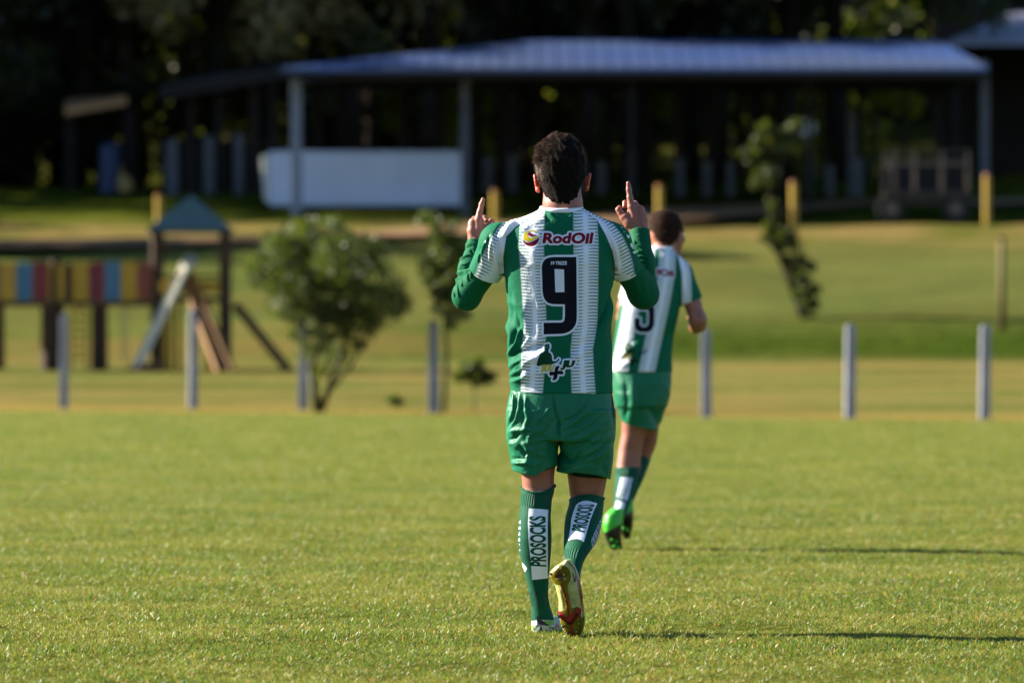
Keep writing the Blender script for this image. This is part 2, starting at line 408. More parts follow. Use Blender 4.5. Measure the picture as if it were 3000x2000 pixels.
# body
b=SDF((-.46,-.42,-.0),(.46,.42,1.86),.006)
def head(b,c,sc=1.,yaw=0.,k=.02):
    """c = centre of the skull; face looks along +y, turned by yaw to the right"""
    M=Matrix.Rotation(-yaw,3,'Z'); 
    def q(x,y,z): return Vector(c)+M@Vector((x*sc,y*sc,z*sc))
    b.ell(q(0,0,0),(.080*sc,.098*sc,.102*sc),k,rot=M)
    b.ell(q(0,.035,-.055),(.062*sc,.066*sc,.075*sc),k,rot=M)          # jaw
    b.ell(q(0,.085,-.105),(.026*sc,.022*sc,.022*sc),.02,rot=M)        # chin
    b.cone(q(0,.098,-.005),q(0,.124,-.042),.009*sc,.014*sc,.012)      # nose
    b.ell(q(0,.088,.012),(.055*sc,.018*sc,.012*sc),.015,rot=M)        # brow
    for sx in(-1,1):
        b.ell(q(sx*.031,.103,-.008),(.017*sc,.012*sc,.010*sc),0,rot=M,cut=True)
        b.ell(q(sx*.045,.075,-.035),(.02*sc,.02*sc,.018*sc),.015,rot=M)  # cheek
    b.cone(q(-.02,.102,-.068),q(.02,.102,-.068),.007*sc,.007*sc,.008)
    b.cone(q(-.016,.100,-.078),q(.016,.100,-.078),.007*sc,.007*sc,.006)
    return q
HC=P(1643,492,.03)
hq=head(b,HC)
b.chain([(P(1650,650,.01),.066),(P(1649,600,.012),.067),(P(1648,545,.03),.064)],.025)
b.loft(rows([(640,1590,1702,.01,.045),(690,1500,1776,.005,.08),(800,1492,1784),(907,1503,1779),(1010,1506,1776),(1130,1506,1782),(1230,1500,1784),(1290,1500,1786)],0,.10),k=.03)
# arms
AL=[P(1468,712,0),P(1365,868,.13),P(1392,700,.22)]; AR=[P(1792,712,0),P(1888,862,.12),P(1879,666,.20)]
for A in(AL,AR): b.chain([(A[0],.056),(A[1],.038)],.02); b.chain([(A[1],.036),(A[2],.0215)],.02)
# legs
b.loft(rows([(1240,1506,1640,.0,.09),(1290,1514,1636,.0,.088),(1345,1522,1630,.02,.075),(1390,1528,1624,.03,.068),(1430,1531,1623,.03,.06),(1465,1532,1612,.02,.06),(1560,1524,1610,-.01,.06),(1700,1552,1600,.006,.033),(1800,1564,1606,.012,.03)]),k=.02)
b.loft(rows([(1240,1645,1788,.0,.09),(1290,1650,1788,.02,.088),(1345,1656,1785,.05,.085),(1400,1664,1780,.08,.08),(1456,1671,1769,.09,.07),(1510,1666,1760,.04,.075),(1580,1660,1742,-.05,.07),(1640,1666,1700,-.125,.042),(1690,1674,1694,-.165,.03)]),k=.02)
V,Q=b.mesh(2)
# hands on a finer grid, rooted inside the wrists of the same body mesh
def hand(pts,k=.006):
    allp=np.array([p for c in pts for p,_ in c]); h=SDF(allp.min(0)-.03,allp.max(0)+.03,.0019)
    for c in pts: h.chain(c,k)
    return h
def hp(lst,y): return [(P(x,yy,y+dy),r) for x,yy,dy,r in lst]
yl=.225
hl=hand([hp([(1391,735,0,.027),(1391,712,0,.0255)],yl),
 hp([(1388,706,0,.024),(1384,672,.002,.0195),(1384,648,.006,.0165)],yl),
 hp([(1399,704,0,.024),(1402,670,.0,.0205),(1401,642,0,.0165)],yl),
 hp([(1404,700,0,.021),(1416,680,-.002,.0175),(1424,664,-.002,.0145)],yl),
 hp([(1400,640,0,.0145),(1405,616,.002,.0105),(1410,594,.004,.0092),(1414.5,579,.004,.0072)],yl),            # index, pointing
 hp([(1387,643,.004,.0125),(1389,637,.030,.0105),(1404,633,.040,.0095),(1419,633,.030,.0085),(1424,641,.02,.008)],yl), # middle, curled
 hp([(1379,654,.006,.012),(1381,650,.034,.010),(1397,652,.042,.0095),(1408,656,.03,.0085)],yl),              # ring
 hp([(1375,671,.006,.011),(1378,668,.030,.009),(1392,670,.036,.0085),(1402,673,.026,.008)],yl),              # little
 hp([(1414,690,.0,.0165),(1426,668,.002,.0125),(1434,654,.004,.0108),(1440,646,.005,.0095),(1437,641,.012,.0075)],yl)])      # thumb
yr=.205
hr=hand([hp([(1878,700,0,.028),(1879,674,0,.0265)],yr),
 hp([(1882,668,0,.0255),(1884,640,.0,.0215),(1880,612,.004,.0175)],yr),
 hp([(1870,668,0,.024),(1862,636,.0,.0215),(1856,604,0,.0165)],yr),
 hp([(1860,666,0,.020),(1846,645,-.002,.018),(1836,630,-.002,.0145)],yr),
 hp([(1853,600,0,.0145),(1849,574,.002,.0108),(1846,551,.004,.0094),(1844,532,.004,.0074)],yr),
 hp([(1866,597,.004,.0130),(1864,592,.030,.0105),(1848,590,.040,.0095),(1835,589,.030,.0085),(1833,600,.022,.008)],yr),
 hp([(1879,608,.006,.0125),(1876,606,.034,.010),(1860,610,.042,.0095),(1848,614,.03,.0085)],yr),
 hp([(1888,624,.006,.0115),(1884,624,.030,.009),(1870,630,.036,.0085),(1860,634,.026,.008)],yr),
 hp([(1844,654,.0,.0165),(1830,634,.002,.0128),(1821,619,.004,.0110),(1815,610,.005,.0098),(1818,603,.012,.0078)],yr)])
for h in(hl,hr):
    v,q=h.mesh(2); Q=np.concatenate([Q,q+len(V)]); V=np.concatenate([V,v])
body=mesh_np('body',V,Q,MT['skin'],P1)
# fingernails and knuckle detail are below a pixel; ears, eyes and lips are their own parts
def ear(name,c,side,parent,s=1.):
    e=SDF(np.array(c)-.05,np.array(c)+.05,.002)
    for i in range(9):
        t=R(-60+i*32); t2=R(-60+(i+1)*32)
        if i<8:
            f=lambda t:(c[0]+side*(.004+.010*s*(.6+.4*math.sin(t))),c[1]-.012*s*math.cos(t)*-1,c[2]+.026*s*math.sin(t))
            e.cone(f(t),f(t2),.0045*s,.0045*s,.003)
    e.ell((c[0]+side*.003,c[1],c[2]),(.006*s,.012*s,.021*s),.004); e.cone((c[0]+side*.004,c[1]+.004,c[2]-.020*s),(c[0]+side*.002,c[1]+.006,c[2]-.024*s),.006*s,.006*s,.004)
    return finish(name,e,MT['skin_ear'],parent,1)[0]
ear('ear',P(1579,537,.03),-1,P1,1.12); ear('ear',P(1716,533,.03),1,P1,1.12)
def face_bits(q,parent,sc=1.):
    for sx in(-1,1):
        e=SDF(np.array(q(sx*.031,.088,-.008))-.02,np.array(q(sx*.031,.088,-.008))+.02,.0018); e.ell(q(sx*.031,.088,-.008),(.0125*sc,)*3,0); o=finish('eye',e,MT['eye_white'],parent,1)[0]
        e=SDF(np.array(q(sx*.031,.096,-.008))-.012,np.array(q(sx*.031,.096,-.008))+.012,.0012); e.ell(q(sx*.031,.0965,-.008),(.006*sc,)*3,0); finish('iris',e,MT['eye_dark'],o,1)
    e=SDF(np.array(q(0,.1,-.073))-.035,np.array(q(0,.1,-.073))+.035,.002); e.chain([(q(-.022,.101,-.072),.003),(q(0,.108,-.070),.0055),(q(.022,.101,-.072),.003)],.003).chain([(q(-.018,.100,-.077),.003),(q(0,.106,-.079),.006),(q(.018,.100,-.077),.003)],.002)
    finish('mouth',e,MT['lip'],parent,1)
face_bits(hq,P1)
# hair: a shell over the skull plus strands
def hair_shell(name,c,mat,parent,outline,S,cx,cz,yaw=0.,yc=0.,ysc=.105,front=.06,nape=None,extra=()):
    A=np.array(outline); zlo=(cz-A[:,0].max())/S; zhi=(cz-A[:,0].min())/S
    h=SDF((min((A[:,1].min()-cx)/S,-.1)-.03,-.2,zlo-.02),(max((A[:,2].max()-cx)/S,.1)+.03,.25,zhi+.03),.004)
    rr=[]
    for py,l,r_ in outline:
        z=(cz-py)/S; u=(z-c[2])/(.128); b_=ysc*math.sqrt(max(.03,1-max(-.48,min(.97,u))**2)); rr.append((z,((l+r_)/2-cx)/S,yc,(r_-l)/2/S,b_))
    def clip(X,Y,Z):
        d=(Y-front)*.9-(Z-c[2]-.02)*.55          # forehead hairline
        if nape is not None:
            npy=np.interp(np.abs(X-c[0]),nape[0],nape[1])+.004*np.sin(X*420)+.003*np.sin(X*170+1); d=np.maximum(d,npy-Z-np.clip((-.02-Y)*0,0,1))
        return d
    h.loft(rr,n=2.1,k=.0,clip=clip)
    for e_c,e_r in extra: h.ell(e_c,e_r,.012)
    return h.mesh(2)
HO=[(398,1630,1664),(401,1615,1678),(408,1602,1690),(420,1592,1700),(436,1582,1708),(454,1576,1712),(475,1573,1715),(500,1573,1715),(520,1576,1713),(545,1583,1709),(570,1590,1704),(590,1598,1698),(604,1606,1692)]
HVx,HQx=hair_shell('hair',HC,MT['hair'],P1,HO,S1,CX1,CZ1,yc=HC[1]-.004,ysc=.110,nape=([0,.03,.05,.062,.075,.1],[(CZ1-596)/S1,(CZ1-594)/S1,(CZ1-586)/S1,(CZ1-570)/S1,(CZ1-535)/S1,(CZ1-520)/S1]),
   extra=[(P(1640,408,.03),(.03,.05,.014)),(P(1597,440,.0),(.022,.04,.026)),(P(1584,462,-.01),(.016,.035,.018))])
Nn=normals(HVx,HQx)
HVx=HVx+Nn*np.array([(.0035+.005*max(0,min(1,(p[2]-HC[2])/.05)))*noise.noise(Vector((p[0]*62+p[2]*30,p[1]*50,p[2]*32)))+.002*noise.noise(Vector((p[0]*160,p[1]*160,p[2]*70))) for p in HVx])[:,None]
hair=mesh_np('hair',HVx,HQx,MT['hair'],P1)
def strands(V,Q,n,parent,mat,c,lenf,comb,w=.0011,name='hair_lock'):
    N=normals(V,Q); fi=RNG.integers(0,len(Q),n); wts=RNG.dirichlet((1,1,1,1),n); p=(V[Q[fi]]*wts[:,:,None]).sum(1); nn=N[Q[fi,0]]
    L=lenf(p)*RNG.uniform(.6,1.25,n); d=comb(p,nn)+RNG.normal(0,.22,(n,3)); d/=np.linalg.norm(d,axis=1,keepdims=True)
    side=np.cross(nn,d); side/=np.linalg.norm(side,axis=1,keepdims=True)+1e-9; k=4; VV=[]
    for j in range(k+1):
        t=j/k; q=p-nn*.003+d*(L*t)[:,None]+nn*(L*.2*math.sin(t*2.2))[:,None]-np.array([0,0,1])*(L*.12*t*t)[:,None]
        ww=w*(1-t*.85)/2; VV+= [q-side*ww,q+side*ww]
    VV=np.stack(VV,1).reshape(-1,3); base=np.arange(n)*(2*(k+1)); Fq=np.concatenate([np.stack([base+2*j,base+2*j+1,base+2*j+3,base+2*j+2],1) for j in range(k)])
    o=mesh_np(name,VV,Fq,mat,parent); o['kind']='stuff'; return o
def p1len(p):
    z=CZ1-p[:,2]*S1; return np.interp(z,[380,430,480,520,560,600],[.015,.017,.014,.008,.005,.0025])
def p1comb(p,n):
    d=np.zeros_like(p); up=np.interp(CZ1-p[:,2]*S1,[390,470,520],[.6,.1,-.7]); d[:,2]=up; d[:,0]=-.35+(p[:,0]-HC[0])*2; d[:,1]=.45
    d+=n*np.where((p[:,0]<HC[0]-.02)&(p[:,2]>HC[2]),.45,.0)[:,None]; a=np.array([noise.noise(Vector(q)*28) for q in p]); b_=np.array([noise.noise(Vector(q)*28+Vector((9,3,1))) for q in p]); d[:,0]+=a*1.5; d[:,2]+=b_*1.3; return d
strands(HVx,HQx,14000,hair,MT['hair_strand'],HC,p1len,p1comb)
print('body',time.time()-T0)

# jersey
s=SDF((-.40,-.22,.84),(.34,.24,1.56),.004)
s.loft(rows([(611,1584,1706,.0,.06),(622,1568,1722,.0,.072),(640,1535,1752,.0,.088),(665,1500,1772,.0,.104),(700,1476,1790,.0,.116),(745,1472,1799,.0,.122),(795,1478,1799,.0,.124),(850,1483,1797,.0,.12),(907,1489,1794,.0,.117),(960,1489,1792,0,.117),(1015,1489,1792,-.0,.12),(1060,1491,1793,.0,.124),(1100,1492,1794,.0,.128),(1123,1495,1794,0,.13),(1152,1497,1795,0,.132)]),n=2.35,k=.02)
def armclip(a,b,t):
    a=np.array(a);b=np.array(b); d=(b-a)/np.linalg.norm(b-a); return lambda X,Y,Z:(X-a[0])*d[0]+(Y-a[1])*d[1]+(Z-a[2])*d[2]-t
def sleeve(s,neck,sh,hem,rn,rs,rh,k=.02):
    t=SDF(s.lo,s.lo+s.h,s.h); t.n=s.n; t.F=np.full(s.n,.5,np.float32); t.ax=s.ax
    d=np.array(hem)-np.array(sh); L=np.linalg.norm(d); far=np.array(hem)+d/L*.08
    t.cone(neck,sh,rn,rs,.0); t.cone(sh,far,rs,rh+(rh-rs)*.08/L,.02)
    f=armclip(sh,hem,L); X,Y,Z=np.meshgrid(*t.ax,indexing='ij',sparse=True); t.F=np.maximum(t.F,f(X,Y,Z)).astype(np.float32)
    s.merge(tuple(slice(0,q) for q in s.n),t.F,k)
sleeve(s,P(1603,672,0),P(1464,712,-.0),P(1417,801,.055),.066,.070,.061)
sleeve(s,P(1695,668,0),P(1790,708,.0),P(1842,800,.055),.066,.068,.053)
def jersey_disp(V,Q):
    for rep in range(1):
        N=normals(V,Q); px=V[:,0]*S1+CX1; py=CZ1-V[:,2]*S1
        st=[ # long diagonal tension folds, right side
          ([(1800,838),(1780,905),(1752,958),(1735,985)],6,-.015),([(1803,870),(1787,930),(1760,985),(1740,1010)],9,.006),
          ([(1738,985),(1700,1010),(1655,1035),(1610,1050)],9,-.006),([(1745,1010),(1705,1035),(1660,1062),(1620,1080)],9,.006),
          ([(1748,1040),(1710,1068),(1680,1090)],7,.004),([(1770,1060),(1735,1090),(1700,1105)],8,-.004),
          # left side: sun catches these
          ([(1482,930),(1500,985),(1497,1030),(1488,1060)],8,.009),([(1527,955),(1515,1000),(1498,1035)],5,.008),([(1512,960),(1505,1000),(1492,1030)],5,-.008),
          ([(1549,990),(1535,1015),(1515,1040),(1495,1050)],4,.007),([(1490,1052),(1520,1030),(1560,1016),(1605,1006)],6,-.011),
          ([(1490,1080),(1530,1058),(1570,1046),(1600,1040)],14,.012),([(1490,1100),(1525,1085),(1550,1062),(1570,1048)],6,.006),([(1486,1092),(1515,1070),(1540,1055)],4,-.005),
          ([(1603,1014),(1594,1060),(1584,1110)],20,.012),([(1606,1004),(1560,1012),(1515,1030)],6,-.007),([(1570,1060),(1540,1100),(1500,1130)],12,.006),([(1490,1120),(1530,1108),(1565,1092)],6,.005),([(1495,1108),(1530,1095)],4,-.004),([(1530,1010),(1540,1080),(1535,1140)],9,.004),
          ([(1485,880),(1520,900),(1540,930)],10,.004),([(1490,840),(1500,900),(1496,960)],7,-.004),([(1505,900),(1520,940),(1530,990)],6,-.004),
          ([(1540,870),(1535,930),(1545,985)],9,.003),([(1565,880),(1558,930),(1566,990)],7,-.003),
          ([(1790,1000),(1770,1060),(1765,1130)],9,.004),([(1792,900),(1785,950),(1788,1000)],8,-.003),
          # shoulder blades, spine, neck
          ([(1640,650),(1640,760),(1642,900)],26,-.004),([(1560,720),(1570,790)],32,.006),([(1725,720),(1720,790)],32,.006),
          ([(1605,622),(1622,640),(1640,655)],7,.005),([(1598,630),(1612,650)],5,-.003),([(1690,625),(1670,645)],7,.003),
          ([(1600,640),(1550,660),(1520,690)],8,.004),([(1585,625),(1545,645),(1500,668)],5,-.004),
          # sleeve folds
          ([(1478,800),(1468,770),(1460,730),(1452,690)],6,-.006),([(1460,790),(1450,740),(1447,690)],5,.007),([(1436,775),(1436,735),(1444,690)],4,.006),([(1424,770),(1424,730),(1434,690)],3.2,-.006),
          ([(1414,772),(1415,735),(1424,705)],3.2,.006),([(1470,700),(1490,665),(1515,645)],6,.006),([(1480,705),(1500,675),(1520,655)],4,-.005),([(1446,700),(1465,665),(1492,642)],5,-.005),
          ([(1400,770),(1404,750),(1412,735)],3,.004),
          ([(1799,795),(1796,755),(1785,710),(1772,672)],6,-.007),([(1812,795),(1808,755),(1795,700)],5,.005),([(1802,790),(1816,750),(1812,710)],3.5,-.004),
          ([(1830,780),(1826,740),(1812,700)],6,.003),([(1850,770),(1842,735),(1826,700)],5,-.003),([(1780,790),(1760,800),(1740,830)],9,.003),([(1795,815),(1775,830),(1750,860)],8,-.003)]
        V=folds(V,N,px,py,[(p,w,h*(1.45 if p[0][0]<1600 else 1.15)) for p,w,h in st],face=lambda N:np.clip(.85-N[:,1]*1.2,0,1))
    nz=np.array([noise.noise(Vector((p[0]*9,p[1]*9,p[2]*5)))*.003+noise.noise(Vector((p[0]*26+4,p[1]*26,p[2]*14)))*.0014 for p in V])
    V=V+N*nz[:,None]; return lap(V,Q,1)
jersey,V,Q=finish('jersey',s,MT['jersey'],P1,2,jersey_disp)
def setattr_f(o,name,val):
    a=o.data.attributes.new(name,'FLOAT','POINT'); a.data.foreach_set('value',np.asarray(val,np.float32))
px=V[:,0]*S1+CX1; py=CZ1-V[:,2]*S1
I=np.interp
ky=[600,650,718,853,954,1022,1080,1160]
cL=I(py,ky,[1562,1559,1556,1563,1568,1563,1561,1557]); hL=I(py,ky,[36,37,38,36,34,36,36,33])
cR=I(py,ky,[1713,1714,1716,1715,1713,1703,1705,1709]); hR=I(py,ky,[36,37,38,38,37,34,35,37])
dL=(px-cL)/hL; dR=(px-cR)/hR; setattr_f(jersey,'sd',np.minimum(np.abs(dL),np.abs(dR)))
setattr_f(jersey,'sv',(py+2.2*np.sin(px/17.)+1.5*np.sin(py/31.))/9.3)
xsL=I(py,[608,612,617,637,666,694,752,800,812],[1600,1592,1586,1550,1512,1484,1475,1477,1440]); xoL=I(py,[600,612,627,643,652,695,751,783,830],[1580,1572,1530,1472,1457,1429,1395,1379,1360])
xsR=I(py,[608,614,645,689,737,775,800,812],[1692,1702,1748,1773,1793,1801,1800,1840]); xoR=I(py,[600,615,633,656,689,727,769,785,830],[1702,1720,1762,1814,1842,1863,1877,1880,1890])
mL=xsL-px; mR=px-xsR; isL=px<CX1
below=py>806; onarm=np.where(isL,px<1476,px>1801)
m=np.where(isL,mL,mR); m=np.where(below&~onarm,-9,m); m=np.where(below&onarm,9,m); setattr_f(jersey,'seam',np.clip(m,-9,9))
t=np.where(isL,(mL/np.maximum(xsL-xoL,8)-.36)/.44,(mR/np.maximum(xoR-xsR,8)-.26)/.46); setattr_f(jersey,'st',t)
setattr_f(jersey,'ss',np.where(isL,(-.44*px+.9*py),(.48*px+.88*py))/9.6)
setattr_f(jersey,'hem',np.minimum(np.abs(py-1140),20)); setattr_f(jersey,'dirt',np.clip(np.exp(-((px-1801)**2+(py-789)**2)/90.)+.8*np.exp(-((px-1474)**2+(py-775)**2)/70.)*.6,0,1))
# collar ring
def ring(name,cx,cy,z,ax,ay,dip,r,hh,mat,parent,n=64):
    V=[];Fq=[]; m=8
    for i in range(n):
        t=i*2*math.pi/n; c=Vector((cx+ax*math.cos(t),cy+ay*math.sin(t),z+dip*(-math.sin(t))*-1)); o=Vector((math.cos(t),math.sin(t),0))
        for j in range(m):
            u=j*2*math.pi/m; V.append(c+o*(math.cos(u)*r)+Vector((0,0,1))*(math.sin(u)*hh))
    for i in range(n):
        for j in range(m): Fq.append((i*m+j,((i+1)%n)*m+j,((i+1)%n)*m+(j+1)%m,i*m+(j+1)%m))
    return mesh_np(name,V,Fq,mat,parent)
ring('collar',0,.0,(CZ1-611)/S1,.0765,.076,.009,.0035,.0085,MT['white_fabric'],jersey)
# prints on the back
J=Skinner(jersey,S1,CX1,CZ1)
z2=lambda p:zo(p,2.958,1400,650)
nine=z2([(850,308),(660,308),(620,312),(590,322),(568,342),(556,368),(553,400),(556,480),(560,600),(566,640),(580,675),(605,700),(640,712),(680,714),(752,714),(752,812),(748,850),(738,866),(715,872),(570,873),(570,974),(690,970),(745,966),(785,952),(820,925),(843,888),(852,850),(854,780)])
hole=z2([(662,412),(744,415),(748,610),(668,611)])
J.poly(smooth_loop(nine,1),'number_outline',MT['grey_print'],off=.0012,dil=6.3,nd=20,grid=.009)
J.poly([nine],'number_nine',MT['navy_print'],off=.0024)
J.poly([hole],'number_counter',MT['grey_print'],off=.0034)
tv,tf=text_geo('19 TREZE',z2([(630,376),(768,376),(770,345),(632,345)]),bold=.03); J.add(tv,tf,'small_lettering',MT['grey_print'],off=.0034)
z8=lambda p:zo(p,9.8,1510,670)
tv,tf=text_geo('RodOil',z8([(765,442),(2180,446),(2232,125),(818,132)]),bold=.045,spacing=1.02)
J.add(tv,tf,'sponsor_lettering_outline',MT['grey_print'],off=.0012,dil=5.2,nd=16,grid=.012); J.add(tv,tf,'sponsor_lettering',MT['red_print'],off=.0024)
circ=[(1510+(445+225*math.cos(t*math.pi/16))/9.8,670+(295+230*math.sin(t*math.pi/16))/9.8) for t in range(32)]
J.poly(circ,'sponsor_roundel',MT['grey_print'],off=.0012,dil=5,nd=16,grid=.012)
J.poly(smooth_loop(z8([(212,300),(240,350),(300,395),(370,412),(450,400),(560,350),(640,290),(672,262),(672,330),(640,410),(570,480),(480,520),(390,515),(300,465),(240,395)]),2),'sponsor_roundel_base',MT['red_print'],off=.0024)
J.poly(smooth_loop(z8([(585,85),(575,130),(540,125),(500,95),(440,90),(385,115),(350,160),(350,215),(385,260),(440,280),(520,265),(600,235),(660,215),(655,245),(590,300),(500,350),(400,385),(320,375),(255,330),(235,270),(245,190),(290,120),(360,75),(450,62),(530,62)]),2),'sponsor_roundel_swirl',MT['yellow_print'],off=.0024)
J.poly(smooth_loop(z8([(410,125),(450,145),(510,185),(620,190),(560,225),(480,245),(410,230),(372,195),(378,150)]),2),'sponsor_roundel_drop',MT['red_print'],off=.0026)
ze=lambda p:zo(p,10.456,1530,980)
fig=ze([(690,330),(740,290),(800,275),(830,310),(828,400),(795,465),(785,530),(860,580),(890,640),(900,760),(930,808),(1040,805),(1080,770),(1105,725),(1135,760),(1110,800),(1060,845),(960,880),(890,900),(760,910),(610,925),(520,960),(460,950),(440,900),(470,760),(500,700),(520,620),(560,570),(650,530),(685,490),(670,420)])
plus=ze([(1030,965),(1080,950),(1140,950),(1100,1030),(1085,1098),(1190,1095),(1240,1120),(1250,1165),(1230,1212),(1140,1200),(1080,1208),(1065,1310),(1020,1370),(960,1390),(915,1390),(940,1310),(960,1232),(880,1242),(830,1230),(815,1185),(830,1120),(980,1125),(990,1040)])
q1=text_geo('SOU',ze([(560,1140),(925,1100),(1000,900),(615,905)]),bold=.06); q2=text_geo('JU',ze([(1145,1082),(1545,1032),(1612,770),(1225,790)]),bold=.08)
for gv in((fig,tessellate_polygon([[Vector((x,y,0)) for x,y in fig]])),(plus,tessellate_polygon([[Vector((x,y,0)) for x,y in plus]])),q1,q2):
    J.add(gv[0],gv[1],'slogan_outline',MT['grey_print'],off=.0012,dil=5.3,nd=14,grid=.014)
J.poly([fig],'slogan_emblem',MT['print_green'],off=.0024); J.poly([plus],'slogan_plus',MT['navy_print'],off=.0026)
J.add(*q1,'slogan_lettering',MT['yellow_print'],off=.0034); J.add(*q2,'slogan_lettering',MT['print_green'],off=.0026)
# small white marks on the right shoulder
zs=lambda p:zo(p,5.225,1760,620)
for pl in([(120,85),(160,95),(155,108)],[(228,145),(262,160),(250,172)],[(270,178),(292,195),(280,208)],[(310,228),(330,246),(322,262)],[(340,300),(362,315),(352,322)],[(385,345),(412,385),(405,360),(432,362),(438,392),(420,414),(398,395)],[(448,485),(470,480),(500,525),(535,570),(530,592),(490,570),(450,530)],[(488,610),(520,602),(538,622),(520,642),(490,636)]):
    J.poly([zs(pl)],'shoulder_mark',MT['white_print'],off=.0012)
for pl in([(690,392),(720,370),(712,390)],[(770,355),(820,335),(800,352)],[(535,580),(560,552),(550,580)],[(470,660),(500,620),(490,660)]):
    J.poly([zo(pl,4.355,1310,560)],'shoulder_mark',MT['white_print'],off=.0012)
print('jersey',time.time()-T0)

# long-sleeved compression top: one mesh per arm
def arm_sleeve(A,w0,we,wm,wc,strokes,cuff):
    lo=np.min(A,0)-.09; hi=np.max(A,0)+.09; a=SDF(lo,hi,.0035)
    mid=(np.array(A[1])+np.array(A[2]))/2
    a.chain([(A[0],w0),(A[1],we)],.03); a.chain([(A[1],we),(tuple(mid),wm),(A[2],wc)],.03)
    X,Y,Z=np.meshgrid(*a.ax,indexing='ij',sparse=True); d=np.array(A[2])-np.array(mid); L=np.linalg.norm(d); d/=L
    a.F=np.maximum(a.F,((X-mid[0])*d[0]+(Y-mid[1])*d[1]+(Z-mid[2])*d[2])-L-.002).astype(np.float32)
    def disp(V,Q):
        N=normals(V,Q); px=V[:,0]*S1+CX1; py=CZ1-V[:,2]*S1
        V=folds(V,N,px,py,[(p,w,h*1.7) for p,w,h in strokes],face=lambda N:np.clip(.8-N[:,1]*1.2,0,1))
        nz=np.array([noise.noise(Vector((p[0]*20,p[1]*20,p[2]*20)))*.0016 for p in V]); return V+N*nz[:,None]
    return finish('undershirt_sleeve',a,MT['green_compression'],P1,2,disp)[0]
zl=lambda p:zo(p,4.355,1310,560)
stL=[(zl(p),w,h) for p,w,h in[([(170,760),(270,700),(330,690)],3,-.002),([(150,880),(220,830),(290,800)],2.6,.004),([(160,940),(230,930),(280,900)],2.4,.004),([(130,990),(210,985),(290,950)],2.4,-.004),([(110,1040),(200,1030),(300,990)],2.4,.004),([(100,1080),(180,1070),(280,1030)],2.2,-.004),
  ([(80,1150),(130,1120),(200,1100)],2.4,.004),([(70,1200),(130,1160),(180,1150)],2,-.003),([(70,1250),(85,1300),(90,1350)],2,.003),([(130,1150),(135,1250),(145,1360)],2,.003),([(155,1130),(160,1180),(190,1210)],2,.0025),([(190,1100),(190,1160),(188,1215)],2,.003),
  ([(270,1020),(262,1090),(265,1150)],2.2,.003),([(315,990),(305,1060),(300,1110)],2.2,.003),([(355,1000),(350,1050)],2,.002),([(290,740),(330,780),(370,820)],3,-.005),([(200,690),(300,650),(430,680)],5,.002)]]
AL2=[P(1455,735,.02),P(1366,866,.13),P(1391,706,.22)]; AR2=[P(1805,730,.02),P(1888,860,.12),P(1877.5,673,.20)]
arm_sleeve(AL2,.058,.0475,.041,.0295,stL,None)
stR=[(zs(p),w,h) for p,w,h in[([(500,500),(560,510),(640,550)],2.2,.0035),([(470,560),(600,560),(700,600)],2,.003),([(540,545),(600,550),(660,565)],1.8,-.003),([(560,600),(640,600),(720,640)],1.8,.0035),([(560,640),(650,640),(740,680)],1.7,-.003),([(575,680),(660,680),(760,730)],1.8,.0035),([(585,712),(670,715),(770,765)],1.6,-.0035),
  ([(600,745),(680,750),(780,800)],1.7,.0035),([(615,775),(690,785),(800,840)],1.6,-.003),([(630,805),(700,815),(820,880)],1.7,.0035),([(650,850),(720,860),(840,930)],1.8,-.003),([(680,890),(740,905),(860,980)],2,.003),([(560,350),(600,345),(620,390)],2.4,.002),([(530,1000),(560,1150),(640,1300)],6,.0015),([(620,960),(680,1150),(720,1300)],6,.0012),([(500,420),(540,450),(520,510)],2,.003)]]
arm_sleeve(AR2,.056,.050,.043,.0365,stR,None)
# shorts
s=SDF((-.24,-.2,.5),(.24,.2,.92),.004)
s.loft(rows([(1135,1500,1790,0,.122),(1160,1491,1796,0,.128),(1189,1485,1799,0,.132),(1240,1485,1801,0,.132),(1270,1486,1800,0,.13),(1288,1487,1800,0,.126)]),n=2.4,k=.02)
hemL=lambda X,Y,Z:np.interp(X*S1+CX1,[1500,1530,1566,1579,1600,1635],[(CZ1-q)/S1 for q in(1376,1386,1394,1386,1372,1358)])-Z
hemR=lambda X,Y,Z:np.interp(X*S1+CX1,[1620,1663,1686,1731,1777,1800],[(CZ1-q)/S1 for q in(1379,1385,1382,1387,1398,1412)])-Z
s.loft(rows([(1200,1487,1643,0,.125),(1270,1485,1640,0,.122),(1294,1486,1636,.005,.118),(1320,1491,1634,.01,.115),(1345,1495,1633,.012,.112),(1379,1501,1631,.015,.11),(1410,1505,1631,.02,.11)]),n=2.3,k=.012,clip=hemL)
s.loft(rows([(1200,1645,1802,0,.125),(1270,1640,1801,.01,.122),(1294,1641,1800,.015,.12),(1320,1640,1799,.02,.118),(1345,1637,1797,.03,.116),(1379,1630,1792,.04,.115),(1415,1626,1787,.045,.115)]),n=2.3,k=.012,clip=hemR)
z3=lambda p:zo(p,3.92,1400,1100)
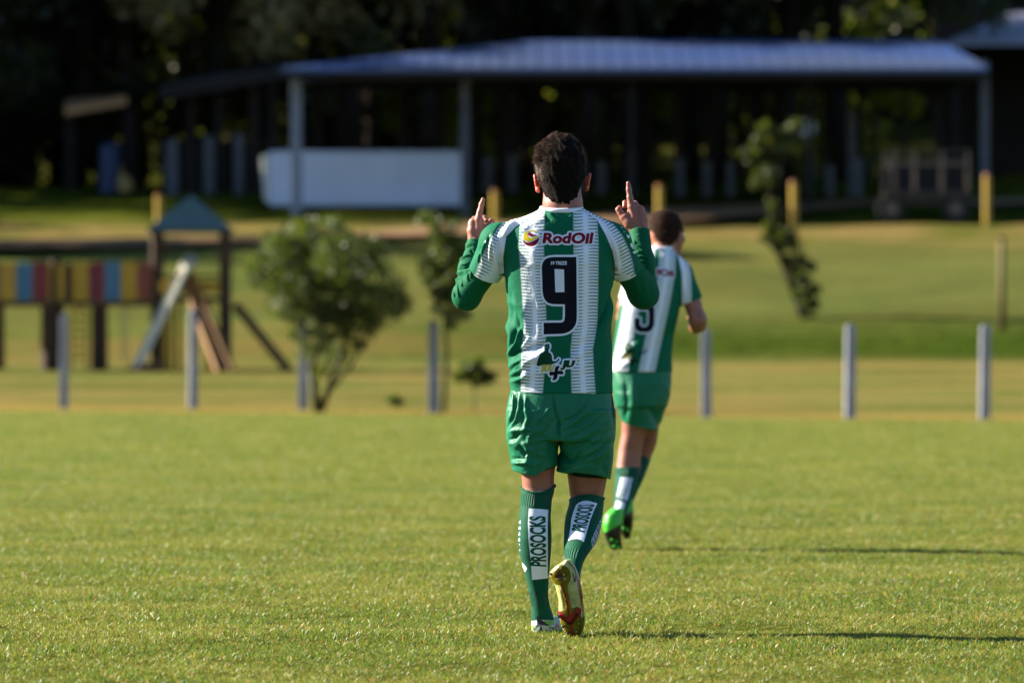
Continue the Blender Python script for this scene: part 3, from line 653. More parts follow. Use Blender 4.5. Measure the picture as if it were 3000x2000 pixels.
def shorts_disp(V,Q):
    N=normals(V,Q); px=V[:,0]*S1+CX1; py=CZ1-V[:,2]*S1
    st=[(z3(p),w,h) for p,w,h in[([(400,190),(410,300),(400,420),(350,560)],5,.008),([(380,200),(385,330),(360,450)],4,-.006),([(480,200),(475,350),(440,500),(370,600)],5,.008),([(440,200),(440,330),(420,470),(350,590)],4,-.008),
      ([(550,220),(545,380),(575,480),(540,580),(515,620)],5,.009),([(515,260),(510,420),(520,560)],4,-.007),([(600,380),(610,480),(570,590)],4,-.006),([(350,650),(430,620),(520,620),(600,590)],5,.008),([(345,740),(420,720),(480,640)],6,-.010),
      ([(560,590),(610,610),(625,650),(585,700),(580,810)],5,.010),([(660,620),(720,620),(760,590)],6,.006),([(350,770),(400,770),(470,830)],9,.006),([(490,790),(540,775),(570,830),(640,860)],7,.011),([(480,780),(500,830),(540,900),(545,980)],5,-.008),
      ([(540,900),(555,970),(570,1000)],8,.008),([(380,1000),(450,990),(560,990),(680,1030)],6,.010),([(380,960),(450,950),(530,960)],6,-.008),([(700,1000),(705,1060),(690,1130)],6,-.007),([(740,760),(760,850),(720,950)],14,.008),([(660,900),(680,960)],8,-.006),
      ([(620,700),(720,700),(820,740)],8,-.006),([(850,340),(760,440),(680,520),(650,560)],6,.006),([(880,480),(800,600),(740,680)],8,-.006),([(868,200),(872,350),(900,470),(925,560)],4,-.010),([(925,500),(925,620),(930,720)],5,-.014),
      ([(1100,230),(1050,350),(960,450)],7,.004),([(1210,260),(1160,380),(1050,460),(950,500)],7,.006),([(1300,300),(1200,440),(1060,560),(950,610)],7,.006),([(1260,300),(1140,440),(1000,520)],5,-.005),([(1410,420),(1300,520),(1130,620),(950,680)],7,.006),([(1350,430),(1200,540),(1020,620)],5,-.005),
      ([(1480,450),(1360,600),(1150,720),(980,770)],8,.006),([(1500,560),(1380,690),(1200,780),(1010,830)],6,-.006),([(1540,420),(1480,580),(1380,700),(1230,800)],7,.007),([(1540,640),(1430,780),(1290,870),(1150,930)],8,.008),([(1520,700),(1400,850),(1250,940)],6,-.008),([(1545,740),(1470,860),(1330,940),(1200,970)],8,.006),
      ([(940,830),(970,930),(1040,990),(1130,960),(1180,850)],6,-.012),([(975,985),(1020,1020),(1090,1020),(1145,990)],5,.010),([(955,1090),(1030,1090),(1120,1060),(1240,1040)],5,.007),([(1020,640),(990,780),(1000,880)],10,.006),([(1150,820),(1120,930),(1060,970)],8,.006),
      ([(1545,200),(1530,400),(1545,560)],4,-.005),([(1545,880),(1500,1010),(1490,1150)],8,.005),([(1500,900),(1440,1000),(1430,1110)],8,-.004),([(1250,1000),(1290,1090)],12,.005)]]
    V=folds(V,N,px,py,[(p,max(w,4.2),h*1.0) for p,w,h in st],face=lambda N:np.clip(.75-N[:,1]*1.2,0,1))
    nz=np.array([noise.noise(Vector((p[0]*14,p[1]*14,p[2]*14)))*.0022 for p in V]); return lap(V+N*nz[:,None],Q,1)
shorts,_,_=finish('shorts',s,MT['shorts_green'],P1,2,shorts_disp)
SH=Skinner(shorts,S1,CX1,CZ1)
SH.stroke(z3([(1528,190),(1548,330),(1560,480)]),3,3,'side_piping',MT['navy_print'],off=.001); SH.stroke(z3([(405,190),(412,300),(408,420)]),1.6,1.2,'side_piping',MT['dark_base'],off=.001)
# base layer below the hems
u=SDF((-.16,-.14,.5),(.20,.2,.66),.004)
u.loft(rows([(1330,1530,1632,.015,.085),(1372,1531,1631,.02,.08),(1392,1532,1630,.02,.078)]),n=2.2,k=0,clip=lambda X,Y,Z:np.interp(X*S1+CX1,[1560,1580,1632],[(CZ1-q)/S1 for q in(1380,1382,1365)])-Z)
u.loft(rows([(1330,1656,1790,.04,.092),(1380,1662,1783,.05,.09),(1402,1664,1780,.06,.088)]),n=2.2,k=0,clip=lambda X,Y,Z:np.interp(X*S1+CX1,[1660,1706,1777],[(CZ1-q)/S1 for q in(1390,1397,1401)])-Z)
finish('base_layer_shorts',u,MT['dark_base'],P1,1)
# socks
def sock(rowl,top,clip,ribs,nm='sock',S=S1,cx=CX1,cz=CZ1,parent=P1,h=.0035):
    A=np.array(rowl,float); zt=(cz-A[:,0].min())/S; zb=(cz-A[:,0].max())/S
    k=SDF(((A[:,1].min()-cx)/S-.02,(A[:,3]-A[:,4]).min()-.03,zb-.02),((A[:,2].max()-cx)/S+.02,(A[:,3]+A[:,4]).max()+.03,zt+.02),h)
    k.loft([((cz-r[0])/S,((r[1]+r[2])/2-cx)/S,r[3],(r[2]-r[1])/2/S,r[4]) for r in rowl],n=2.1,k=0,clip=clip)
    V,Q=k.mesh(2); N=normals(V,Q)
    o=None
    pyv=cz-V[:,2]*S; cxs=np.interp(pyv,A[:,0],(A[:,1]+A[:,2])/2); cys=np.interp(pyv,A[:,0],A[:,3]); ang=np.arctan2(V[:,0]-(cxs-cx)/S,-(V[:,1]-cys))
    band=np.zeros(len(V))
    for a,b_ in ribs: band=np.maximum(band,np.clip(np.minimum(pyv-a,b_-pyv)/5,0,1))
    o=mesh_np(nm,V,Q,MT['sock'],parent); setattr_f(o,'ang',ang); setattr_f(o,'band',band); return o
def cuff_roll(path,r,mat,parent,name='sock_cuff'):
    """torus-like rolled edge along closed path points"""
    n=len(path); m=8; V=[];Fq=[]
    for i in range(n):
        a,b_,c=Vector(path[i-1]),Vector(path[i]),Vector(path[(i+1)%n]); t=(c-a).normalized(); u=Vector((0,0,1)); w=t.cross(u).normalized()
        for j in range(m):
            q=j*2*math.pi/m; rr=r*(1+.18*math.sin(i*1.9)); V.append(b_+w*math.cos(q)*rr+u*math.sin(q)*rr)
    for i in range(n):
        for j in range(m): Fq.append((i*m+j,((i+1)%n)*m+j,((i+1)%n)*m+(j+1)%m,i*m+(j+1)%m))
    return mesh_np(name,V,Fq,mat,parent)
topL=lambda X,Y,Z:Z-(np.interp(X*S1+CX1,[1528,1540,1560,1582,1605,1626],[(CZ1-q)/S1 for q in(1430,1436,1441,1442,1436,1424)])+np.clip(Y,-.02,.2)*0)
sockL=sock([(1415,1528,1626,.028,.066),(1440,1527,1624,.025,.066),(1463,1525,1617,.02,.066),(1513,1521,1613,.0,.068),(1545,1519,1615,-.006,.068),(1579,1518,1616,-.008,.066),(1620,1522,1614,-.004,.06),(1645,1528,1612,.0,.055),(1680,1537,1609,.002,.048),(1712,1545,1607,.004,.042),(1745,1552,1606,.006,.039),(1778,1556,1612,.008,.041),(1800,1557,1621,.01,.044),(1832,1559,1626,.014,.046)],None,topL,[(1442,1482),(1730,1775)])
cl=[]
for i in range(48):
    t=i*2*math.pi/48; x=1577+49*math.cos(t); y=.026-.067*math.sin(t); cl.append(((x-CX1)/S1,y,(CZ1-np.interp(x,[1528,1540,1560,1582,1605,1626],[1430,1436,1441,1442,1436,1424]))/S1+(0 if math.sin(t)>0 else .004)))
cuff_roll(cl,.0042,MT['sock'],sockL)
xr=[1668,1680,1700,1722,1745,1772]; yr_=[1466,1458,1452,1450,1452,1461]
topR=lambda X,Y,Z:Z-np.interp(X*S1+CX1,xr,[(CZ1-q)/S1 for q in yr_])
sockR=sock([(1440,1668,1772,.088,.082),(1462,1669,1771,.08,.086),(1482,1667,1769,.06,.092),(1500,1660,1767,.045,.095),(1530,1654,1763,.015,.095),(1560,1652,1757,-.02,.09),(1590,1651,1745,-.06,.085),(1615,1651,1724,-.10,.075),(1640,1655,1708,-.14,.062),(1670,1664,1699,-.18,.05),(1710,1672,1698,-.2,.045)],None,topR,[(1452,1476),(1600,1630)])
cr=[]
for i in range(48):
    t=i*2*math.pi/48; x=1720+51*math.cos(t); y=.086-.082*math.sin(t); cr.append(((x-CX1)/S1,y,(CZ1-np.interp(x,xr,yr_))/S1))
cuff_roll(cr,.0042,MT['sock'],sockR)
z4=lambda p:zo(p,3.015,1450,1380)
K=Skinner(sockL,S1,CX1,CZ1); K.poly([z4([(300,323),(385,326),(468,336),(463,500),(466,700),(464,938),(400,945),(328,952),(318,800),(298,620),(291,450)])],'sock_panel',MT['grey_print'],off=.001)
tv,tf=text_geo('PROSOCKS',[(1600,1657),(1597.5,1509),(1550,1509),(1555,1654)],bold=.035); K.add(tv,tf,'sock_lettering',MT['sock'],off=.002)
for i in range(11):
    y0=1520+i*17; x=np.interp(y0,[1520,1560,1600,1640,1680,1712],[1523.5,1521,1521.5,1527,1534,1546]); K.poly([[(x-3,y0),(x+2,y0+1),(x+3,y0+12),(x-2,y0+11)]],'sock_side_letter',MT['grey_print'],off=.001)
K.poly([z4([(240,800),(262,820),(285,850),(270,885),(252,860)])],'sock_side_letter',MT['grey_print'],off=.001)
z7=lambda p:zo(p,7.84,1640,1440)
K=Skinner(sockR,S1,CX1,CZ1); K.poly([z7([(372,300),(440,245),(540,205),(640,200),(760,235),(860,262),(780,420),(690,640),(610,900),(540,1122),(470,1075),(380,1052),(270,1060),(185,1098),(225,920),(250,760),(265,620),(310,460)])],'sock_panel',MT['grey_print'],off=.001)
tv,tf=text_geo('PROSOCKS',z7([(566,908),(796,288),(424,298),(262,862)]),bold=.035,warp=lambda u:u*(1.38-.38*u)); K.add(tv,tf,'sock_lettering',MT['sock'],off=.002)
tv,tf=text_geo('AMORSOCKS',z7([(735,1310),(965,800),(978,530),(695,1085)]),bold=.0); K.add(tv,tf,'sock_side_lettering',MT['grey_print'],off=.001)
print('socks',time.time()-T0)
# right boot: toe planted, sole towards the camera
ys=lambda py:np.interp(py,[1630,1700,1860],[-.325,-.31,-.245])
bo=[(1629,1655,1668,.03),(1636,1645,1674,.04),(1645,1632,1681,.052),(1660,1614,1688,.068),(1672,1607,1693,.075),(1690,1615,1697,.075),(1704,1624,1700,.07),(1725,1630,1703,.062),(1748,1635,1706,.06),(1778,1635,1709,.058),(1803,1638,1713,.054),(1827,1643,1710,.048),(1844,1655,1703,.04),(1853,1666,1697,.033),(1861,1680,1689,.024)]
k=SDF((-.08,-.36,-.02),(.10,-.08,.30),.003)
k.loft([((CZ1-r[0])/S1,((r[1]+r[2])/2-CX1)/S1,ys(r[0])+r[3],(r[2]-r[1])/2/S1,r[3]) for r in bo],n=2.7,k=0)
def boot_disp(V,Q):
    N=normals(V,Q); px=V[:,0]*S1+CX1; py=CZ1-V[:,2]*S1; z=lambda p:zo(p,6.27,1590,1620)
    return folds(V,N,px,py,[(z([(330,470),(400,750),(480,1080),(560,1490)]),5,.003),(z([(340,600),(380,800),(400,960)]),4,-.006),(z([(450,560),(480,780),(520,940)]),3,-.004),(z([(300,1010),(490,1180),(640,960)]),6,.005),(z([(280,340),(290,400)]),12,-.004),(z([(180,300),(250,200),(400,160),(480,300),(430,440),(330,470)]),6,.004)])
bootR,_,_=finish('boot',k,MT['boot_cream'],P1,2,boot_disp)
z6=lambda p:zo(p,6.27,1590,1620)
B=Skinner(bootR,S1,CX1,CZ1)
B.poly(smooth_loop(z6([(110,310),(150,250),(240,165),(350,145),(440,190),(490,280),(495,400),(450,500),(440,620),(480,800),(520,940),(610,900),(660,960),(680,1080),(740,1150),(735,1260),(700,1370),(640,1460),(580,1495),(520,1480),(440,1420),(370,1350),(330,1270),(310,1160),(290,1080),(300,1000),(390,980),(400,940),(380,800),(340,600),(300,500),(220,500),(170,430)]),2),'sole_plate',MT['boot_plate'],off=.0015,grid=.006)
B.stroke(z6([(330,470),(390,660),(440,860),(475,1090)]),3,4.5,'sole_line',MT['boot_red'],off=.0035); B.stroke(z6([(505,1200),(520,1330),(560,1495)]),4.5,5,'sole_line',MT['boot_red'],off=.0035)
B.poly([z6([(290,985),(330,1000),(420,1090),(475,1085),(540,1010),(600,930),(650,920),(680,960),(670,1050),(600,1130),(520,1235),(490,1240),(400,1180),(310,1120)])],'sole_chevron',MT['boot_red'],off=.0045)
B.stroke(z6([(290,1085),(380,1130),(485,1205),(560,1110),(605,1040),(590,1000)]),4.5,4.5,'sole_stripe',MT['boot_black'],off=.006)
B.poly(smooth_loop(z6([(215,320),(240,260),(300,250),(350,310),(360,380),(320,430),(270,420),(230,370)]),2),'heel_pad',MT['boot_brown'],off=.0035)
B.stroke(z6([(455,90),(520,160),(570,240),(590,340),(568,460)]),1.8,5,'boot_stripe',MT['boot_black'],off=.0015); B.stroke(z6([(530,280),(550,380),(568,460)]),2,4,'boot_stripe',MT['boot_black'],off=.0015)
B.stroke(z6([(600,300),(640,520),(690,800),(735,1000),(745,1160),(735,1260)]),4,7.5,'boot_edge_stripe',MT['boot_red'],off=.0012); B.stroke(z6([(640,420),(680,620),(720,850),(735,980)]),2,4,'boot_edge_stripe',MT['boot_black'],off=.0024); B.stroke(z6([(740,1080),(728,1170)]),3,3,'boot_edge_stripe',MT['boot_black'],off=.0024)
B.stroke(z6([(415,60),(440,45),(455,30)]),5,6,'boot_tab',MT['boot_red'],off=.002)
def stud(px,py,r,l,mat,rim,yy=None,par=None,up=0.):
    y=ys(py)-.002 if yy is None else yy; a=P(px,py,y+.008); o=MB().tube(a,(a[0],a[1]-.008-l,a[2]+up),r,r*.62,14).build('stud',mat,par,smooth=False,bevel=.0008)
    return o
for sx,sy,r_,l_,mt in[(145,312,.0055,.010,'boot_black'),(325,215,.0065,.010,'boot_plate'),(385,330,.0065,.011,'boot_plate'),(405,410,.0075,.010,'boot_plate'),(295,1080,.0072,.011,'boot_black'),(585,1010,.005,.010,'boot_black'),(365,1275,.0062,.011,'boot_black'),(450,1400,.0068,.012,'boot_black'),(640,1220,.007,.011,'boot_plate'),(600,1370,.007,.011,'boot_plate')]:
    q=z6([(sx,sy)])[0]; stud(q[0],q[1],r_,l_,MT[mt],None,par=bootR)
B.stroke(z6([(425,1360),(450,1330),(485,1320)]),2.5,1.5,'sole_tick',MT['boot_red'],off=.004)
# grass clippings stuck on the heel
tf_=MB()
for i in range(9):
    x,y=z6([(120+random.uniform(-20,30),380+random.uniform(-40,70))])[0]; a=Vector(P(x,y,-.315)); tf_.tube(a,a+Vector((random.uniform(-.016,.0),random.uniform(-.012,.0),random.uniform(-.012,.02))),.0009,.0003,5)
o=tf_.build('grass_clippings',MT['dry_blade'],bootR); o['kind']='stuff'
# left boot: flat on the ground
k=SDF((-.14,-.08,-.02),(.08,.27,.09),.003)
k.ell(P(1591,1836,.0),(.042,.05,.036),.01); k.ell(P(1591,1822,.02),(.041,.05,.03),.015); k.chain([(P(1594,1836,.03),.036),(P(1618,1840,.12),.036),(P(1650,1847,.19),.026)],.02)
X,Y,Z=np.meshgrid(*k.ax,indexing='ij',sparse=True); k.F=np.maximum(k.F,(.004-Z)+X*0+Y*0).astype(np.float32)
bootL,_,_=finish('boot',k,MT['boot_grey'],P1,2)
zb=lambda p:zo(p,15.68,1530,1780); B=Skinner(bootL,S1,CX1,CZ1)
B.poly([zb([(905,555),(1200,600),(1500,470),(1560,560),(1480,660),(1380,760),(1260,790),(1100,720)])],'boot_collar',MT['lime'],off=.0012)
B.poly([zb([(425,830),(480,800),(740,570),(720,680),(520,960),(430,1060)])],'boot_collar',MT['lime'],off=.0012)
B.poly([zb([(640,380),(760,345),(890,560),(1230,770),(1180,785),(960,745),(800,740),(700,790),(540,970),(500,975),(600,850),(690,660)])],'boot_heel_tab',MT['boot_black'],off=.0024)
B.poly([zb([(735,440),(760,450),(830,590),(825,660),(780,665),(745,640),(765,580)])],'boot_heel_loop',MT['boot_red'],off=.0034)
B.poly([zb([(810,800),(880,810),(930,1000),(960,1180),(920,1180),(850,1030)])],'boot_stripe',MT['boot_black'],off=.0016)
B.stroke(zb([(1215,845),(1380,880),(1490,970),(1570,1130)]),2.5,4,'boot_stripe',MT['boot_black'],off=.0016)
B.poly([zb([(1480,820),(1600,720),(1720,860),(1680,940),(1560,900)])],'boot_pink_patch',MT['boot_pink'],off=.0012)
# heel tab above the collar
MB().poly([P(1571,1803,-.038),P(1578,1802,-.040),P(1586,1815,-.044),P(1576,1826,-.044)],(0,.006,0)).build('heel_tab',MT['boot_black'],bootL,bevel=.001)
for x,y in((1575,.0),(1605,.0),(1612,.12),(1655,.15)):
    MB().tube(P(x,1846,y),P(x,1858,y),.007,.005,10).build('stud',MT['boot_black'],bootL)
print('player 1',time.time()-T0)
# ---------------- second player, jogging away ----------------
S2=582.8; CX2,CZ2=1888,1612
def P(px,py,y=0.): return ((px-CX2)/S2,y,(CZ2-py)/S2)
P2=empty('person',(388/S2,28.6,0),'football player jogging away beyond the first, short sleeves, head turned to the right, half hidden','person')
b=SDF((-.3,-.5,-.02),(.42,.5,1.75),.0075)
HC2=P(1953,680,.05); hq2=head(b,HC2,.94,yaw=.75)
b.chain([(P(1938,770,.0),.062),(P(1944,735,.02),.055),(P(1948,715,.035),.053)],.02)
def rows2(lst): return [((CZ2-r[0])/S2,((r[1]+r[2])/2-CX2)/S2,r[3],(r[2]-r[1])/2/S2,r[4]) for r in lst]
b.loft(rows2([(750,1905,1970,0,.06),(800,1860,1985,0,.09),(900,1830,1975,0,.1),(1000,1810,1960,0,.1),(1090,1805,1955,0,.11),(1160,1806,1950,0,.11)]),k=.03)
AR_=[P(1994,800,0),P(2044,935,-.02),P(2040,958,.20)]
b.chain([(AR_[0],.052),(P(2030,890,-.01),.040),(AR_[1],.043),(P(2046,948,.04),.040),(P(2042,955,.12),.033),(P(2038,950,.24),.024)],.02)
b.chain([(P(1862,800,0),.052),(P(1835,900,.05),.042),(P(1830,930,.10),.038),(P(1840,880,.30),.026)],.02)
for hx,hy,hz,sx in((2038,948,.26,1),(1842,872,.32,-1)):      # loosely closed hands in front of the body
    b.ell(P(hx,hy,hz+.02),(.030,.045,.038),.01)
    for f in range(4): b.chain([(P(hx+sx*14,hy-14+f*9,hz+.05),.010),(P(hx+sx*10,hy-14+f*9,hz+.085),.0095),(P(hx-sx*4,hy-12+f*9,hz+.08),.009)],.004)
    b.chain([(P(hx-sx*8,hy-14,hz),.013),(P(hx-sx*14,hy-20,hz+.04),.011),(P(hx-sx*8,hy-20,hz+.065),.010)],.006)
# legs: near leg (left in the picture) kicking back, far leg crossing behind it
b.loft(rows2([(1140,1812,1895,.0,.09),(1236,1822,1906,.03,.088),(1270,1822,1890,.04,.078),(1320,1812,1880,.05,.07),(1368,1806,1872,.04,.062),(1420,1802,1862,-.02,.07),(1480,1798,1840,-.09,.05),(1520,1790,1822,-.14,.04)]),k=.015)
b.loft(rows2([(1140,1880,1955,.0,.09),(1236,1882,1934,.08,.08),(1300,1876,1926,.14,.075),(1335,1862,1912,.15,.065),(1390,1850,1890,.10,.06),(1440,1838,1866,.04,.045),(1480,1826,1848,.0,.036)]),k=.015)
V,Q=b.mesh(2); mesh_np('body',V,Q,MT['skin'],P2)
c2=hq2(.079,-.005,-.012); ear('ear',tuple(c2),1,P2,.95); face_bits(hq2,P2,.94); c2=hq2(-.079,-.005,-.012); ear('ear',tuple(c2),-1,P2,.95)
HO2=[(616,1932,1962),(620,1920,1976),(630,1910,1988),(645,1903,1996),(665,1901,2001),(685,1903,2001),(700,1907,1998),(715,1912,1990),(728,1918,1975)]
V,Q=hair_shell('hair',HC2,MT['hair_brown'],P2,HO2,S2,CX2,CZ2,yc=HC2[1]-.004,ysc=.10,front=.10,nape=([0,.03,.055,.07,.09],[(CZ2-718)/S2,(CZ2-712)/S2,(CZ2-698)/S2,(CZ2-680)/S2,(CZ2-672)/S2]))
h2=mesh_np('hair',V,Q,MT['hair_brown'],P2)
strands(V,Q,2500,h2,MT['hair_strand'],HC2,lambda p:np.full(len(p),.012),lambda p,n:n*.6+np.array([0,.3,-.3]),w=.0016)
s=SDF((-.2,-.2,.86),(.36,.24,1.58),.006)
s.loft(rows2([(722,1912,1962,.0,.05),(735,1895,1975,.0,.062),(755,1870,1995,.0,.085),(790,1848,2005,.0,.1),(830,1832,2002,0,.115),(877,1822,1998,0,.118),(940,1806,1984,0,.115),(985,1800,1975,0,.113),(1040,1795,1970,0,.12),(1088,1792,1971,0,.128)]),n=2.3,k=.02)
sleeve(s,P(1950,775,0),P(1992,800,0),P(2029,882,-.005),.06,.062,.055); sleeve(s,P(1895,780,0),P(1868,802,0),P(1842,878,.04),.06,.06,.054)
def disp2(V,Q):
    N=normals(V,Q); px=V[:,0]*S2+CX2; py=CZ2-V[:,2]*S2
    V=folds(V,N,px,py,[([(1795,1060),(1830,1030),(1880,1000)],9,.010),([(1797,1085),(1840,1060),(1890,1040)],8,.008),([(1800,1040),(1840,1010),(1870,985)],6,-.003),([(1975,960),(1940,1000),(1880,1040)],9,-.006),([(1985,900),(1950,950),(1900,1000)],10,.006),([(1900,760),(1890,860)],16,.006),([(1996,880),(1975,830),(1965,790)],7,-.006),([(2010,870),(2000,820),(1985,790)],5,.005)])
    nz=np.array([noise.noise(Vector((p[0]*10,p[1]*10,p[2]*6)))*.005 for p in V]); return V+N*nz[:,None]
j2,V,Q=finish('jersey',s,MT['jersey'],P2,2,disp2)
px=V[:,0]*S2+CX2; py=CZ2-V[:,2]*S2
cL=I(py,[740,884,1053,1090],[1895,1852,1820,1815]); cR=I(py,[740,800,884,1053,1090],[1955,1952,1937,1900,1892]); 
dL=(px-cL)/25; dR=(px-cR)/26; setattr_f(j2,'sd',np.minimum(np.abs(dL),np.abs(dR))); setattr_f(j2,'sv',py/6.7)
xs=I(py,[725,745,800,877],[1962,1985,1996,1997]); xsl=I(py,[725,745,800,877],[1912,1890,1858,1828]); isL=px<1915
m=np.where(isL,xsl-px,px-xs); m=np.where(py>892,-9,m); setattr_f(j2,'seam',np.clip(m*1.4,-9,9)); setattr_f(j2,'st',((m/42)-.35)/.35); setattr_f(j2,'ss',(.4*px+.9*py)/6.7); setattr_f(j2,'hem',np.full(len(V),20.)); setattr_f(j2,'dirt',np.zeros(len(V)))
K=Skinner(j2,S2,CX2,CZ2)
five=[(1866,850),(1918,850),(1917,866),(1884,866),(1883,888),(1905,889),(1916,900),(1915,950),(1908,966),(1895,973),(1872,972),(1860,964),(1857,948),(1858,930),(1874,930),(1874,950),(1880,956),(1893,955),(1898,946),(1899,912),(1894,906),(1866,905)]
K.poly([five],'number_outline',MT['grey_print'],off=.0015,dil=4.5,nd=16,grid=.02); K.poly([five],'number_five',MT['navy_print'],off=.003,grid=.02)
tv,tf=text_geo('RodOil',[(1880,800),(1972,812),(1972,792),(1880,778)],bold=.045); K.add(tv,tf,'sponsor_lettering_outline',MT['grey_print'],off=.0015,dil=3.5,nd=12,grid=.02); K.add(tv,tf,'sponsor_lettering',MT['red_print'],off=.003,grid=.02)
tv,tf=text_geo('SOU',[(1822,1052),(1846,1046),(1850,1034),(1826,1036)],bold=.05); K.add(tv,tf,'slogan_lettering',MT['yellow_print'],off=.003,grid=.02)
tv,tf=text_geo('JU',[(1862,1046),(1888,1038),(1892,1020),(1868,1026)],bold=.05); K.add(tv,tf,'slogan_lettering',MT['print_green'],off=.003,grid=.02)
K.poly([[(1836,1004),(1848,1004),(1850,1018),(1862,1030),(1848,1034),(1828,1036),(1824,1024)]],'slogan_emblem',MT['print_green'],off=.003,grid=.02)
K.poly([[(1852,1040),(1858,1040),(1857,1050),(1866,1050),(1866,1056),(1856,1057),(1853,1068),(1847,1068),(1848,1057),(1840,1056),(1841,1050),(1850,1050)]],'slogan_plus',MT['navy_print'],off=.003,grid=.02)
ring('collar',(1937-CX2)/S2,.0,(CZ2-724)/S2,.056,.056,.006,.004,.009,MT['white_fabric'],j2)
s=SDF((-.2,-.2,.55),(.2,.3,.96),.006)
s.loft(rows2([(1080,1795,1968,0,.118),(1121,1795,1967,0,.13),(1160,1797,1962,0,.13),(1190,1802,1955,0,.125)]),n=2.3,k=.015)
s.loft(rows2([(1150,1800,1895,.0,.12),(1190,1806,1905,.01,.115),(1222,1818,1918,.02,.105),(1240,1824,1924,.03,.10),(1262,1826,1928,.035,.10)]),n=2.2,k=.01,clip=lambda X,Y,Z:np.interp(X*S2+CX2,[1820,1870,1930],[(CZ2-q)/S2 for q in(1236,1250,1262)])-Z)
s.loft(rows2([(1150,1872,1965,.02,.12),(1200,1872,1950,.06,.105),(1240,1874,1938,.09,.095)]),n=2.2,k=.01)
def disp3(V,Q):
    N=normals(V,Q); px=V[:,0]*S2+CX2; py=CZ2-V[:,2]*S2
    V=folds(V,N,px,py,[([(1850,1110),(1855,1170),(1845,1240)],9,.012),([(1830,1110),(1835,1180),(1830,1230)],5,-.008),([(1868,1130),(1872,1190),(1870,1240)],6,-.006),([(1960,1120),(1930,1170),(1900,1200)],8,.006),([(1955,1150),(1930,1200),(1905,1230)],7,-.005)]); return V
finish('shorts',s,MT['shorts_green'],P2,2,disp3)
sA=sock([(1366,1803,1875,.04,.066),(1395,1802,1872,.01,.072),(1420,1800,1866,-.02,.074),(1460,1798,1850,-.07,.06),(1490,1794,1836,-.11,.05),(1520,1788,1826,-.14,.045)],None,None,[(1370,1390)],S=S2,cx=CX2,cz=CZ2,parent=P2,h=.006)
sB=sock([(1328,1862,1914,.155,.068),(1360,1856,1904,.13,.066),(1400,1846,1888,.09,.06),(1440,1836,1868,.04,.05),(1482,1824,1850,.0,.04)],None,None,[(1330,1345)],S=S2,cx=CX2,cz=CZ2,parent=P2,h=.006)
K=Skinner(sA,S2,CX2,CZ2); K.poly([[(1818,1396),(1852,1398),(1836,1462),(1806,1452)]],'sock_panel',MT['grey_print'],off=.0015,grid=.02)
tv,tf=text_geo('PROSOCKS',[(1830,1456),(1848,1402),(1826,1400),(1810,1450)]); K.add(tv,tf,'sock_lettering',MT['sock'],off=.003,grid=.02)
K.poly([[(1806,1462),(1830,1468),(1822,1500),(1798,1492)]],'sock_panel',MT['grey_print'],off=.0015,grid=.02)
k=SDF((-.27,-.32,-.02),(0,-.0,.26),.005)
k.loft(rows2([(1485,1790,1826,-.17,.04),(1502,1770,1824,-.175,.05),(1530,1764,1822,-.18,.052),(1558,1768,1818,-.18,.048),(1582,1778,1820,-.175,.04),(1602,1788,1822,-.17,.032),(1613,1800,1816,-.168,.022)]),n=2.4,k=0)
def bd(name,k,top,par):
    V,Q=k.mesh(2); o=mesh_np(name,V,Q,MT['neon_green'],par); o.data.materials.append(MT['boot_black']); c=V[Q].mean(1); py=CZ2-c[:,2]*S2; o.data.polygons.foreach_set('material_index',((py+ (c[:,0]*S2+CX2-1800)*.5>top)).astype(np.int32)); return o
bA=bd('boot',k,1538,P2)
for x,y in((1786,1520),(1800,1526),(1790,1575),(1804,1580),(1797,1594),(1810,1598)):
    a=P(x,y,-.215); MB().tube(a,(a[0],a[1]-.016,a[2]),.008,.005,10).build('stud',MT['neon_green'],bA)
k=SDF((-.17,-.12,.04),(0.,.16,.30),.005)
k.loft(rows2([(1452,1822,1854,-.0,.035),(1480,1816,1856,-.01,.045),(1510,1814,1856,-.01,.05),(1540,1816,1854,-.0,.045),(1565,1822,1848,.01,.036),(1576,1830,1846,.02,.022)]),n=2.4,k=0)
bB=bd('boot',k,1520,P2)
for x,y in((1822,1490),(1834,1492),(1826,1545),(1838,1550)):
    a=P(x,y,-.05); MB().tube(a,(a[0],a[1]-.016,a[2]),.008,.005,10).build('stud',MT['neon_green'],bB)
print('player 2',time.time()-T0)
